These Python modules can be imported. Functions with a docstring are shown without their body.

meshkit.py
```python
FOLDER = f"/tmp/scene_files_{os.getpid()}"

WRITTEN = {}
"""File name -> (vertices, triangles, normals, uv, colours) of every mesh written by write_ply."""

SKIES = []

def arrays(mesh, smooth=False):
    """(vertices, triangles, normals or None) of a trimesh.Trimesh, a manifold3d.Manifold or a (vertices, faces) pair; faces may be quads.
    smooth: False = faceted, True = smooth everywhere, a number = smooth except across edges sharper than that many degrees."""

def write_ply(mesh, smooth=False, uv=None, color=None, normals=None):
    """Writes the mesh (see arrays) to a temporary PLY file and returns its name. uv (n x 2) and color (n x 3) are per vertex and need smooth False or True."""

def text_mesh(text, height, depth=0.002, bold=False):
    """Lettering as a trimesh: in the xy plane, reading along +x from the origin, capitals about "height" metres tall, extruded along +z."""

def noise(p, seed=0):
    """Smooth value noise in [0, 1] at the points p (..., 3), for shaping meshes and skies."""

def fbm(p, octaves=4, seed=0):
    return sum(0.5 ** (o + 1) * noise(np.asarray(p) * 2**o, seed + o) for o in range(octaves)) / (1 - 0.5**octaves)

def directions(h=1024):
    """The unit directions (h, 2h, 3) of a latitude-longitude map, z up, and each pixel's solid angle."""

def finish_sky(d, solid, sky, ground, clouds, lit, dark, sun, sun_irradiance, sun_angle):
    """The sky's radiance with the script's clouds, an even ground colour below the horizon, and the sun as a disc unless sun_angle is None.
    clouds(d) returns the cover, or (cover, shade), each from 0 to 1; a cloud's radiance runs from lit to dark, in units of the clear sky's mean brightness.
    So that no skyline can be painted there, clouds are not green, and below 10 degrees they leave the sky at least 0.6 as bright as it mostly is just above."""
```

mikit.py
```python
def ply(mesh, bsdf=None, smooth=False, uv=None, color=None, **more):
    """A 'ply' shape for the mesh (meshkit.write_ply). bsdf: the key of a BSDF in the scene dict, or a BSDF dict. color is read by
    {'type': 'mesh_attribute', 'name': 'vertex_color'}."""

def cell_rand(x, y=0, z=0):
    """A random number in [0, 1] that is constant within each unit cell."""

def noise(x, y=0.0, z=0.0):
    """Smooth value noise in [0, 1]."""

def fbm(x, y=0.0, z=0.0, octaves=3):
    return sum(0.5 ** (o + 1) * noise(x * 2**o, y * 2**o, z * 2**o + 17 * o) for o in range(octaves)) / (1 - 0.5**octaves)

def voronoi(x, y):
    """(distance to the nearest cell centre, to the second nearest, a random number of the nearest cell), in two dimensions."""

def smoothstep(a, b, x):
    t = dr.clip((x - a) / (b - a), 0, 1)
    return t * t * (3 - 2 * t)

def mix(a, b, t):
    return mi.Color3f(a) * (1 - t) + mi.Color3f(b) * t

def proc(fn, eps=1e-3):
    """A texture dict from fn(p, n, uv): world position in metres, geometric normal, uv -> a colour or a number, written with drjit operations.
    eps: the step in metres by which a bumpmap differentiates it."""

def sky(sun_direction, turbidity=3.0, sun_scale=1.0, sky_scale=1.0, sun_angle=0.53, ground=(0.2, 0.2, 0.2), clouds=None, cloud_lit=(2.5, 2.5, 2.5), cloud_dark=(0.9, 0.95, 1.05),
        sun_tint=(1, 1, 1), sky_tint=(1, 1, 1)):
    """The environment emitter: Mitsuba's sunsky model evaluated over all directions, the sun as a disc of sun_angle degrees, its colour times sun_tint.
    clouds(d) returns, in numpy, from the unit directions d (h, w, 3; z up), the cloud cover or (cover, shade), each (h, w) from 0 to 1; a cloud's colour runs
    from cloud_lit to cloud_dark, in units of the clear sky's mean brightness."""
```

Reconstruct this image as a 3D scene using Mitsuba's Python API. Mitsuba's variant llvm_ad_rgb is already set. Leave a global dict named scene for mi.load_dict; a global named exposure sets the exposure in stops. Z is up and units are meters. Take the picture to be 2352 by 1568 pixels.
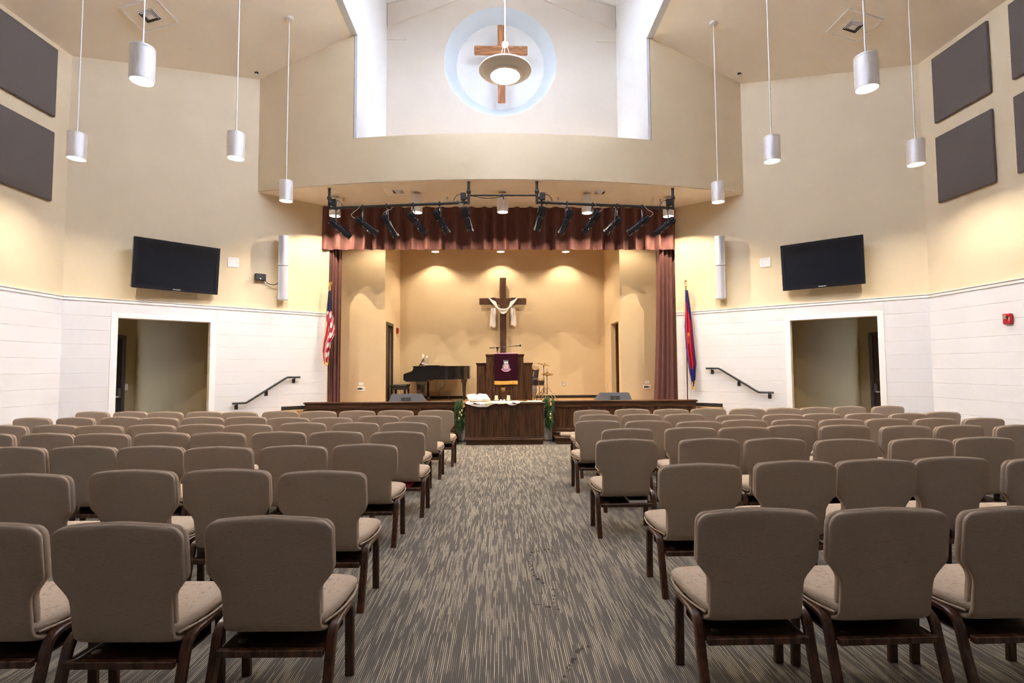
import math, random, colorsys
import numpy as np, trimesh, shapely
import shapely.geometry as sg
import drjit as dr, mitsuba as mi, mikit, meshkit
from mikit import noise, fbm, cell_rand, smoothstep, mix, proc
T = mi.ScalarTransform4f
rng = random.Random(7)
PI = math.pi
scene, labels = {}, {}

# ---------------------------------------------------------------- camera, sky, exposure
def rgb(*c): return {'type': 'rgb', 'value': list(map(float, c))}
EYE = np.array([-.10, 0, 1.53])
YAW, PITCH, ROLL = .0253, .0519, -.0054
_f = np.array([math.sin(YAW)*math.cos(PITCH), math.cos(YAW)*math.cos(PITCH), math.sin(PITCH)])
_r = np.array([math.cos(YAW), -math.sin(YAW), 0]); _u = np.cross(_r, _f)
_up = -math.sin(ROLL)*_r + math.cos(ROLL)*_u
scene['camera'] = {'type': 'perspective', 'fov': 2*math.degrees(math.atan(1176/1160)), 'fov_axis': 'x', 'near_clip': .05, 'far_clip': 300,
                   'to_world': T().look_at(origin=EYE.tolist(), target=(EYE+_f).tolist(), up=_up.tolist())}
exposure = 3.0
LS = 1/8            # every light is scaled by this, the exposure brings it back
SKY = 250.0*LS
scene['sky'] = \
    mikit.sky((-.35, -.5, .8), turbidity=4, sun_scale=0.0, sky_scale=SKY, clouds=lambda d: np.full(d.shape[:2], .8), cloud_lit=(.92, .97, 1.1), cloud_dark=(.85, .9, 1.0), sky_tint=(.85, .95, 1.2))
scene['sky']['sampling_weight'] = 8.0
PEND_I, SOF_I, STAGE_I = 15.0, 16.0, 7.0          # candle power of the three kinds of downlight
WARM = (1.0, .83, .62); NEUT = (1.0, .89, .76)

# ---------------------------------------------------------------- room numbers (metres)
A_X, A_Y, B_X, B_Y = 7.116, 8.244, 3.827, 11.017     # the slanting front walls run from A to B
WL = math.hypot(A_X-B_X, B_Y-A_Y)
TRIM_Z, DOOR_Z, SOF_Z, LEDGE_Z, STAGE_Z = 2.68, 2.408, 5.086, 5.97, .69
BACK_Y, REAR_Y, WING_Y, ALC_Y = 13.95, -5.0, 12.1, 12.1
LAN_X, LAN_Y0, LAN_Z = 2.85, -3.2, 10.5
def ceil_z(x): return 6.70 + (A_X-abs(x))*.318

# ---------------------------------------------------------------- materials
def tw(b): return {'type': 'twosided', 'bsdf': b}
def pr(col, rough=.6, **k):
    c = col if isinstance(col, dict) else rgb(*col)
    return tw({'type': 'principled', 'base_color': c, 'roughness': rough, **k})
def mat(name, b): scene['m_'+name] = b
def tex(fn, eps=1e-3): return proc(fn, eps)
def paint(c, amp=.03):
    def fn(p, n, uv):
        return mi.Color3f(*c)*(1-amp + 2*amp*fbm(p.x*1.7, p.y*1.7, p.z*1.7))
    return tex(fn)
mat('tan', pr(paint((.67, .55, .365)), .55, specular=.25))
mat('ceil', pr(paint((.87, .78, .64)), .7, specular=.2))
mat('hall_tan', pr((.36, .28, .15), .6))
mat('stage_tan', pr(paint((.61, .475, .30)), .55, specular=.25))
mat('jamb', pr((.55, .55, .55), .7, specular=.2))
mat('recess_back', pr((.68, .69, .695), .7, specular=.2))
mat('alcove', pr((.61, .555, .485), .7, specular=.2))
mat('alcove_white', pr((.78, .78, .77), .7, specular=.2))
mat('recess', pr((.55, .61, .655), .7, specular=.2))
mat('shiplap', pr(paint((.68, .665, .665), .02), .45, specular=.35))
mat('white', pr((.80, .79, .78), .4))
mat('white_metal', pr((.92, .90, .88), .4))
mat('offwhite', pr((.74, .72, .68), .4))
mat('grey_metal', pr((.55, .55, .56), .35, metallic=.6))
mat('panel', pr(tex(lambda p, n, uv: mi.Color3f(.135, .112, .097)*(.9+.2*noise(p.x*160, p.y*160, p.z*160))), .95, specular=.1))
def carpet(p, n, uv):
    w = .0105
    col = dr.floor(p.x/w)
    L = .09 + .16*cell_rand(col, 8)
    t = p.y/L+cell_rand(col, 3)*9.7
    k = dr.floor(t); fr = smoothstep(.55, 1.0, t-k)
    seg = cell_rand(col, k)*(1-fr)+cell_rand(col, k+1)*fr
    grp = noise(p.x*38, p.y*5.5)
    v = smoothstep(.30, .80, .62*seg+.38*grp)
    rib = dr.abs(p.x/w-col-.5)
    prof = smoothstep(.46, .12, rib)*(.75+.25*noise(p.x*300, p.y*420))
    big = fbm(p.x*1.1+5, p.y*1.1)
    c = mix((.074, .067, .060), mix((.132, .118, .102), (.40, .345, .27), v), prof)*(.86+.28*big)
    d = mi.Float(9)
    for a, b in STAINS:
        ax, ay, bx, by = *a, *b
        dx, dy = bx-ax, by-ay; l2 = dx*dx+dy*dy
        t = dr.clip(((p.x-ax)*dx+(p.y-ay)*dy)/l2, 0, 1)
        d = dr.minimum(d, dr.sqrt(dr.square(p.x-ax-t*dx)+dr.square(p.y-ay-t*dy)))
    st = smoothstep(.020, .006, d)*smoothstep(.42, .6, noise(p.x*55, p.y*55))
    return c*(1-.6*st)
STAINS = [((.34, 4.35), (.17, 4.28)), ((.17, 4.28), (.13, 4.12)), ((.13, 4.12), (.15, 3.78)), ((.15, 3.78), (.27, 3.55)), ((.27, 3.55), (.24, 3.36)),
          ((.12, 3.36), (.27, 3.28)), ((.40, 2.86), (.33, 2.82)), ((.33, 2.82), (.25, 2.66)), ((.25, 2.66), (.17, 2.44))]
mat('carpet', pr(tex(carpet), .95, specular=.05))
def linen(p, n, uv):
    w = noise(p.x*900, p.y*900, p.z*150)*.5 + noise(p.x*120, p.y*120, p.z*900)*.5
    slub = smoothstep(.72, .85, noise(p.x*70, p.y*70, p.z*420))
    return mi.Color3f(.36, .282, .213)*(.80+.40*w)*(1-.26*slub)
mat('linen', pr(tex(linen), .92, specular=.15, sheen=.3))
def wood(c1, c2, fx, fy, fz, warp=.6):
    def fn(p, n, uv):
        g = noise(p.x*fx+warp*noise(p.x*9, p.y*9, p.z*3), p.y*fy, p.z*fz)
        g2 = noise(p.x*fx*3.7, p.y*fy*3.7, p.z*fz*3.1)
        return mix(c1, c2, smoothstep(.15, .9, .62*g+.38*g2))
    return tex(fn)
mat('chair_wood', pr(wood((.030, .012, .006), (.080, .032, .014), 40, 40, 7), .32, specular=.5, clearcoat=.3, clearcoat_gloss=.8))
mat('shelf_wood', pr(wood((.014, .007, .004), (.034, .016, .009), 6, 50, 50), .35))
mat('dark_wood', pr(wood((.024, .010, .005), (.098, .042, .019), 48, 48, 2.6), .4, specular=.4))
mat('rail_wood', pr(wood((.026, .010, .0045), (.125, .052, .020), 42, 42, 2.6), .38, specular=.4))
mat('dark_wood_h', pr(wood((.026, .010, .005), (.11, .048, .021), 2.6, 48, 48), .35, specular=.45))
mat('cross_wood', pr(wood((.045, .018, .010), (.10, .042, .022), 40, 40, 2.4), .45))
mat('oak', pr(wood((.22, .085, .030), (.47, .215, .085), 26, 26, 2.2, 2), .45))
mat('oak_h', pr(wood((.22, .085, .030), (.47, .215, .085), 2.2, 26, 26, 2), .45))
mat('stage_floor', pr(wood((.30, .165, .075), (.48, .29, .14), 2.0, 30, 5), .3, specular=.5))
mat('black', pr((.012, .012, .013), .45))
mat('black_metal', pr((.018, .018, .021), .3, specular=.6))
mat('spot_metal', pr((.014, .014, .018), .38, specular=.4))
mat('piano', pr((.006, .006, .007), .06, specular=.6, clearcoat=1.0, clearcoat_gloss=.97))
mat('screen', pr((.006, .007, .011), .08, specular=.5))
mat('bezel', pr((.010, .010, .013), .25, specular=.5))
mat('chrome', pr((.72, .72, .72), .16, metallic=1.0))
mat('brass', pr((.78, .55, .22), .25, metallic=1.0))
mat('cymbal', pr((.62, .48, .24), .25, metallic=1.0))
mat('drum_shell', pr((.035, .03, .045), .15, clearcoat=1.0))
mat('drum_head', pr((.80, .66, .55), .5))
mat('velvet', pr(tex(lambda p, n, uv: mi.Color3f(.140, .066, .057)*(.85+.3*noise(p.x*60, p.y*60, p.z*7))), .95, specular=.05, sheen=.35, sheen_tint=.6))
mat('purple', pr((.028, .004, .012), .9, sheen=.2, specular=.1))
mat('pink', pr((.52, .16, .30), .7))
mat('gold', pr(tex(lambda p, n, uv: mi.Color3f(.80, .45, .10)*(.7+.5*noise(p.x*260, p.y*30, p.z*12))), .6))
mat('vcol', pr({'type': 'mesh_attribute', 'name': 'vertex_color'}, .7, sheen=.4))
mat('red', pr((.42, .012, .022), .35))
mat('crimson', pr((.45, .03, .05), .6))
mat('navy', pr((.02, .02, .12), .6))
mat('lilac', pr((.60, .58, .72), .6))
mat('cloth_white', pr((.76, .74, .74), .8))
mat('cloth_ivory', pr((.66, .57, .38), .8))
mat('paper', pr((.74, .72, .69), .8))
mat('drape', pr((.88, .87, .86), .8))
mat('page_edge', pr((.66, .50, .36), .8))
mat('candle', pr((.82, .74, .55), .5))
mat('leaf', tw({'type': 'principled', 'base_color': tex(lambda p, n, uv: mix((.018, .060, .020), (.08, .17, .05), noise(p.x*35, p.y*35, p.z*35))), 'roughness': .55}))
mat('flower', pr((.85, .66, .34), .6))
mat('grey_box', pr((.085, .09, .11), .5))
mat('grey_grille', pr((.45, .45, .48), .5))
mat('speaker_grey', pr((.52, .52, .54), .45))
mat('bronze_frame', pr((.050, .042, .036), .4))
mat('door_brown', pr(wood((.020, .009, .006), (.060, .026, .016), 30, 30, 2.2), .4))
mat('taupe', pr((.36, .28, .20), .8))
mat('lamp_lens', {'type': 'diffuse', 'reflectance': rgb(.8, .8, .8)})
mat('acrylic', {'type': 'thindielectric', 'int_ior': 1.49})
mat('glass', {'type': 'thindielectric', 'int_ior': 1.5})
mat('sheer', tw({'type': 'principled', 'base_color': rgb(.80, .72, .52), 'roughness': .8}))

# ---------------------------------------------------------------- mesh helpers
cat_ = trimesh.util.concatenate
def M(v, f): return trimesh.Trimesh(np.asarray(v, float), np.asarray(f), process=False)
def box(x0, x1, y0, y1, z0, z1, c=0.0):
    if c <= 0:
        b = trimesh.creation.box((x1-x0, y1-y0, z1-z0)); b.apply_translation(((x0+x1)/2, (y0+y1)/2, (z0+z1)/2)); return b
    P = []
    for X, sx in ((x0, 1), (x1, -1)):
        for Y, sy in ((y0, 1), (y1, -1)):
            for Z, sz in ((z0, 1), (z1, -1)):
                P += [(X, Y+sy*c, Z+sz*c), (X+sx*c, Y, Z+sz*c), (X+sx*c, Y+sy*c, Z)]
    return trimesh.convex.convex_hull(np.array(P))
def hull(P): return trimesh.convex.convex_hull(np.asarray(P, float))
def loft(loops, cap=True, closed=True):
    loops = [np.asarray(l, float) for l in loops]; n = len(loops[0]); V = list(np.vstack(loops)); F = []
    for i in range(len(loops)-1):
        for j in range(n if closed else n-1):
            a, b = i*n+j, i*n+(j+1) % n; F += [(a, b, b+n), (a, b+n, a+n)]
    if cap:
        for base, L, fl in ((0, loops[0], 1), ((len(loops)-1)*n, loops[-1], 0)):
            c = len(V); V.append(L.mean(0))
            for j in range(n):
                a, b = base+j, base+(j+1) % n; F.append((c, b, a) if fl else (c, a, b))
    return M(V, F)
def frames(P):
    P = np.asarray(P, float); t = np.gradient(P, axis=0); t /= np.linalg.norm(t, axis=1)[:, None]
    u = np.cross(t[0], (0, 0, 1.0)); u = u if np.linalg.norm(u) > .05 else np.cross(t[0], (0, 1.0, 0)); u /= np.linalg.norm(u)
    out = []
    for k in range(len(P)):
        u = u-t[k]*(u@t[k]); u /= np.linalg.norm(u); out.append((u, np.cross(t[k], u)))
    return P, out
def tube(P, r, n=8):
    P, fr = frames(P); R = np.broadcast_to(r, len(P)); th = np.arange(n)/n*2*PI
    return loft([p+R[k]*(np.cos(th)[:, None]*fr[k][0]+np.sin(th)[:, None]*fr[k][1]) for k, p in enumerate(P)])
def cyl(p0, p1, r, n=20, r1=None): return tube([p0, p1], [r, r if r1 is None else r1], n)
def lathe(prof, n=28, axis=None, at=(0, 0, 0)):
    th = np.arange(n)/n*2*PI
    m = loft([np.stack([r*np.cos(th), r*np.sin(th), 0*th+z], 1) for r, z in prof])
    if axis is not None: m.apply_transform(trimesh.geometry.align_vectors((0, 0, 1), axis))
    m.apply_translation(at); return m
def extr(poly, h):
    if not isinstance(poly, (sg.Polygon, sg.MultiPolygon)): poly = sg.Polygon(poly)
    gs = poly.geoms if hasattr(poly, 'geoms') else [poly]
    return cat_([trimesh.creation.extrude_polygon(g, h, engine='earcut') for g in gs])
def frame_tf(m, o, x, y, z):
    t = np.eye(4); t[:3, 0], t[:3, 1], t[:3, 2], t[:3, 3] = x, y, z, o
    m = m.copy(); m.apply_transform(t)
    if np.linalg.det(t[:3, :3]) < 0 and not hasattr(m, '_f'): pass
    return m
def xz(poly, y0, y1):      # polygon (x, z) extruded from y0 to y1
    m = extr(poly, y1-y0); return frame_tf(m, (0, y1, 0), (1, 0, 0), (0, 0, 1), (0, -1, 0))
def yz(poly, x0, x1):      # polygon (y, z) extruded from x0 to x1
    m = extr(poly, x1-x0); return frame_tf(m, (x0, 0, 0), (0, 1, 0), (0, 0, 1), (1, 0, 0))
def grid(fn, nu, nv):      # open sheet from fn(u, v), u and v from 0 to 1
    u, v = np.meshgrid(np.linspace(0, 1, nu), np.linspace(0, 1, nv)); P = fn(u, v); P = np.stack(P, -1).reshape(-1, 3)
    i, j = np.meshgrid(np.arange(nu-1), np.arange(nv-1)); a = (j*nu+i).ravel()
    return M(P, np.vstack([np.stack([a, a+1, a+nu+1], 1), np.stack([a, a+nu+1, a+nu], 1)]))
def sheet(fn, nu, nv, t=.004):  # closed cloth of thickness t
    s = grid(fn, nu, nv); n = s.vertex_normals; k = len(s.vertices)
    V = np.vstack([s.vertices+n*t/2, s.vertices-n*t/2]); F = [s.faces, s.faces[:, ::-1]+k]
    rim = [j for j in range(nu)]+[j*nu+nu-1 for j in range(1, nv)]+[(nv-1)*nu+j for j in range(nu-2, -1, -1)]+[j*nu for j in range(nv-2, 0, -1)]
    F.append(np.array([(a, a+k, b) for a, b in zip(rim, rim[1:]+rim[:1])]+[(b, a+k, b+k) for a, b in zip(rim, rim[1:]+rim[:1])]))
    return M(V, np.vstack(F))
def sup(a, e): return np.sign(a)*np.abs(a)**e
def spline(P, n):
    from scipy.interpolate import CubicSpline
    P = np.asarray(P, float); s = np.r_[0, np.cumsum(np.linalg.norm(np.diff(P, axis=0), axis=1))]
    return CubicSpline(s, P)(np.linspace(0, s[-1], n))

# ---------------------------------------------------------------- object helpers
_used = {}
def num(k):
    i = _used.get(k, -1)+1; _used[k] = i
    return k if i == 0 else f'{k}_{i:03d}'
def thing(name, label, cat=None, group=None, kind=None):
    k = num(name); d = {'label': label}
    if cat: d['category'] = cat
    if group: d['group'] = group
    if kind: d['kind'] = kind
    labels[k] = d; return k
def put(key, mesh, m, smooth=False, **kw):
    if isinstance(mesh, (list, tuple)): mesh = cat_(list(mesh))
    scene[key] = mikit.ply(mesh, 'm_'+m, smooth=smooth, **kw); return key
def part(parent, name, mesh, m, smooth=False, label=None, **kw):
    k = num(parent+'__'+name); put(k, mesh, m, smooth, **kw)
    if label: labels[k] = {'label': label}
    return k
def struct(name, label, mesh, m, smooth=False, **kw):
    k = num(name); labels[k] = {'label': label, 'kind': 'structure'}
    if mesh is not None: put(k, mesh, m, smooth, **kw)
    return k
def one(name, label, cat, mesh, m, smooth=False, group=None):
    return put(thing(name, label, cat, group), mesh, m, smooth)
def disc_light(key, at, r, radiance, col, n=24):
    th = np.arange(n)/n*2*PI
    V = np.vstack([[0, 0, 0], np.stack([r*np.cos(th), r*np.sin(th), 0*th], 1)])+np.asarray(at)
    F = [(0, 1+(j+1) % n, 1+j) for j in range(n)]
    scene[key] = mikit.ply(M(V, F), 'm_lamp_lens', emitter={'type': 'area', 'radiance': rgb(*[radiance*c*LS for c in col]), 'sampling_weight': .02})
def spot(key, at, I, col, cut, beam, target=None, w=1.0):
    at = np.asarray(at, float); t = at+[0, 0, -1] if target is None else np.asarray(target, float)
    scene[key] = {'type': 'spot', 'to_world': T().look_at(origin=at.tolist(), target=t.tolist(), up=[0, 1, 0.01]), 'intensity': rgb(*[I*c*LS for c in col]), 'cutoff_angle': float(cut), 'beam_width': float(beam), 'sampling_weight': w}

# ================================================================ SETTING
struct('floor', 'grey and beige striped carpet floor', box(-7.3, 7.3, REAR_Y-.1, 11.0, -.1, 0), 'carpet')
ZUP = np.array([0, 0, 1.0])
def wall_frame(side):   # slanting front wall: origin at A, s runs towards B, normal into the room
    o = np.array([side*A_X, A_Y, 0]); d = np.array([-side*(A_X-B_X), B_Y-A_Y, 0])/WL
    n = np.array([-side*d[1], -abs(d[0]), 0]); return o, d, n/np.linalg.norm(n)
def on_wall(side, m, flip=False):     # mesh in (s, z, out) to world
    o, d, n = wall_frame(side); m = m.copy(); v = m.vertices
    m.vertices = o+v[:, :1]*d+v[:, 1:2]*ZUP+v[:, 2:3]*n
    if np.dot(np.cross(d, ZUP), n) < 0: m.invert()
    return m
def wpt(side, s, z, out=0): o, d, n = wall_frame(side); return o+s*d+z*ZUP+out*n
def sbox(s0, s1, z0, z1, t0, t1, c=0): return box(s0, s1, z0, z1, t0, t1, c)
S1, S2 = .1675*WL, .4850*WL
PL = .2365
def planks(key, runs_for, to_world, L0, L1):
    k = 0
    for i in range(12):
        z1 = TRIM_Z-.02-i*PL; z0 = max(z1-PL+.0015, .0)
        if z1 < .02: break
        for a, b in runs_for(z0, z1):
            cuts = [a, b]
            if b-a > 2.6: cuts = [a, a+(b-a)*(.35+.3*((i*37) % 10)/10), b]
            for p, q in zip(cuts, cuts[1:]):
                part(key, 'plank', to_world(box(p+.0004, q-.0004, z0, z1, 0, .018, .0014)), 'shiplap')
for side, nm in ((-1, 'left'), (1, 'right')):
    word = nm
    # side wall
    ky = struct('wall_'+nm, f'tan upper wall on the {nm} above white shiplap', box(side*A_X, side*(A_X+.15), REAR_Y, A_Y+.2, 0, 7.2) if side > 0 else box(-A_X-.15, -A_X, REAR_Y, A_Y+.2, 0, 7.2), 'tan')
    def tw_side(m, side=side):
        m = m.copy(); v = m.vertices.copy(); m.vertices = np.stack([side*(A_X-v[:, 2]), v[:, 0], v[:, 1]], 1)
        if side < 0: m.invert()
        return m
    planks(ky, lambda z0, z1: [(REAR_Y+.02, A_Y-.0065)], tw_side, REAR_Y, A_Y)
    struct('trim_1' if side < 0 else 'trim_2', f'white chair rail along the {nm} side wall', tw_side(cat_([box(REAR_Y, A_Y-.01, TRIM_Z-.02, TRIM_Z+.03, 0, .035, .008), box(REAR_Y, A_Y-.01, TRIM_Z+.03, TRIM_Z+.045, 0, .05, .005)])), 'white')
    # slanting wall
    poly = sg.Polygon([(0, 0), (WL+.02, 0), (WL+.02, ceil_z(B_X)+.1), (0, ceil_z(A_X)+.1)]).difference(sg.box(S1, -1, S2, DOOR_Z))
    m = extr(poly, .16); m.apply_translation((0, 0, -.16))
    ky = struct('wall_front_'+nm, f'slanting front wall on the {nm} with a wide doorway, tan above white shiplap', on_wall(side, m), 'tan')
    cs = .095
    def runs(z0, z1):
        if z0 > DOOR_Z+cs: return [(.0075, WL)]
        return [(.0075, S1-cs), (S2+cs, WL)]
    planks(ky, runs, lambda m, side=side: on_wall(side, m), 0, WL)
    part(ky, 'plank', on_wall(side, box(S1-cs, S2+cs, DOOR_Z+cs+.002, TRIM_Z-.02, 0, .018, .0012)), 'shiplap')
    struct('trim_3' if side < 0 else 'trim_4', f'white chair rail along the slanting {nm} wall', on_wall(side, cat_([sbox(.0, WL, TRIM_Z-.02, TRIM_Z+.03, 0, .035, .008), sbox(0, WL, TRIM_Z+.03, TRIM_Z+.045, 0, .05, .005)])), 'white')
    cs = .095
    tk = struct('trim_5' if side < 0 else 'trim_6', f'flat white casing around the {nm} doorway', None, None)
    part(tk, 'casing', on_wall(side, sbox(S1-cs, S1, 0, DOOR_Z+cs, -.16, .028, .004)), 'white')
    part(tk, 'casing', on_wall(side, sbox(S2, S2+cs, 0, DOOR_Z+cs, -.16, .028, .004)), 'white')
    part(tk, 'head_casing', on_wall(side, sbox(S1-cs, S2+cs, DOOR_Z, DOOR_Z+cs, -.16, .03, .004)), 'white')
    # hall behind the doorway
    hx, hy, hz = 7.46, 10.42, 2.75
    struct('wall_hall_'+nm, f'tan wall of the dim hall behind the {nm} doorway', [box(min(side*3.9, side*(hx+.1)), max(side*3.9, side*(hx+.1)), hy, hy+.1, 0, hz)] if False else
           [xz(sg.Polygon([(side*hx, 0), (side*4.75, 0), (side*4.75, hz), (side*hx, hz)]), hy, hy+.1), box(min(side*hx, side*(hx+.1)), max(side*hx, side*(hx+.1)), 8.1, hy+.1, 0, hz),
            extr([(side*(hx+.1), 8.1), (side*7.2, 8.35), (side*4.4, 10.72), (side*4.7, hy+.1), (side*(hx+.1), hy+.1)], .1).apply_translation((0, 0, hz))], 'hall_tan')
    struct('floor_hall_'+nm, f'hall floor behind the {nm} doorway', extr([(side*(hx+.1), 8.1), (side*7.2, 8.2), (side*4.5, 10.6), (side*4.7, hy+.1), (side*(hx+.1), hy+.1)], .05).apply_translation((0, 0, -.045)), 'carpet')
    dk = struct('door_1' if side < 0 else 'door_2', f'dark {"flush" if side < 0 else "panelled"} hall door in a bronze frame seen through the {nm} doorway', None, None)
    y0, y1 = 9.02, 10.02; X = side*hx
    def hb(x0, x1, *a): return box(min(side*x0, side*x1), max(side*x0, side*x1), *a)
    part(dk, 'frame', [hb(hx-.05, hx, y0-.06, y0, 0, 2.2), hb(hx-.05, hx, y1, y1+.06, 0, 2.2), hb(hx-.05, hx, y0-.06, y1+.06, 2.14, 2.2)], 'bronze_frame')
    lf = part(dk, 'leaf', hb(hx-.02, hx, y0, y1, .01, 2.14), 'door_brown' if side > 0 else 'black')
    part(lf, 'panic_bar', [hb(hx-.075, hx-.055, y0+.08, y1-.05, 1.0, 1.03, .004)], 'grey_metal'); part(lf, 'latch_case', hb(hx-.085, hx-.02, y1-.12, y1-.06, 1.0, 1.18, .012), 'bronze_frame')
    if side > 0:
        for (pa, pb, qa, qb) in ((.12, .44, 1.3, 2.0), (.56, .88, 1.3, 2.0), (.12, .44, .2, .85), (.56, .88, .2, .85)):
            part(lf, 'panel', hb(hx-.03, hx-.02, y0+pa, y0+pb, qa, qb, .008), 'door_brown')
# light switch in the left hall
k = thing('light_switch', 'white light switch on the hall wall inside the left doorway', 'switch')
part(k, 'plate', box(-7.46, -7.452, 10.14, 10.22, 1.13, 1.25, .002), 'white'); part(k, 'toggle', box(-7.452, -7.444, 10.17, 10.19, 1.17, 1.21, .002), 'white')

# unseen rear wall behind the viewpoint, made dark to cut bounced light
rp = sg.Polygon([(-7.3, 0), (7.3, 0), (7.3, 7), (2.9, 8.3), (2.9, 11.8), (-2.9, 11.8), (-2.9, 8.3), (-7.3, 7)])
wins = []
for a, b in wins: rp = rp.difference(sg.box(a, .9, b, 2.6))
struct('wall_rear', 'dark rear wall behind the viewpoint', xz(rp, REAR_Y-.15, REAR_Y), 'dark_wood')
for i, (a, b) in enumerate(wins):
    wk = struct(f'window_{i+1}', 'white framed window in the rear wall', None, None)
    part(wk, 'pane', box(a, b, REAR_Y-.08, REAR_Y-.08, .9, 2.6) if False else grid(lambda u, v, a=a, b=b: (a+(b-a)*u, 0*u+REAR_Y-.08, .9+1.7*v), 2, 2), 'glass')
    part(wk, 'frame', [box(a-.06, a, REAR_Y-.1, REAR_Y+.02, .84, 2.66), box(b, b+.06, REAR_Y-.1, REAR_Y+.02, .84, 2.66), box(a, b, REAR_Y-.1, REAR_Y+.02, .84, .9), box(a, b, REAR_Y-.1, REAR_Y+.02, 2.6, 2.66), box((a+b)/2-.02, (a+b)/2+.02, REAR_Y-.1, REAR_Y-.06, .9, 2.6)], 'white')

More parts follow.
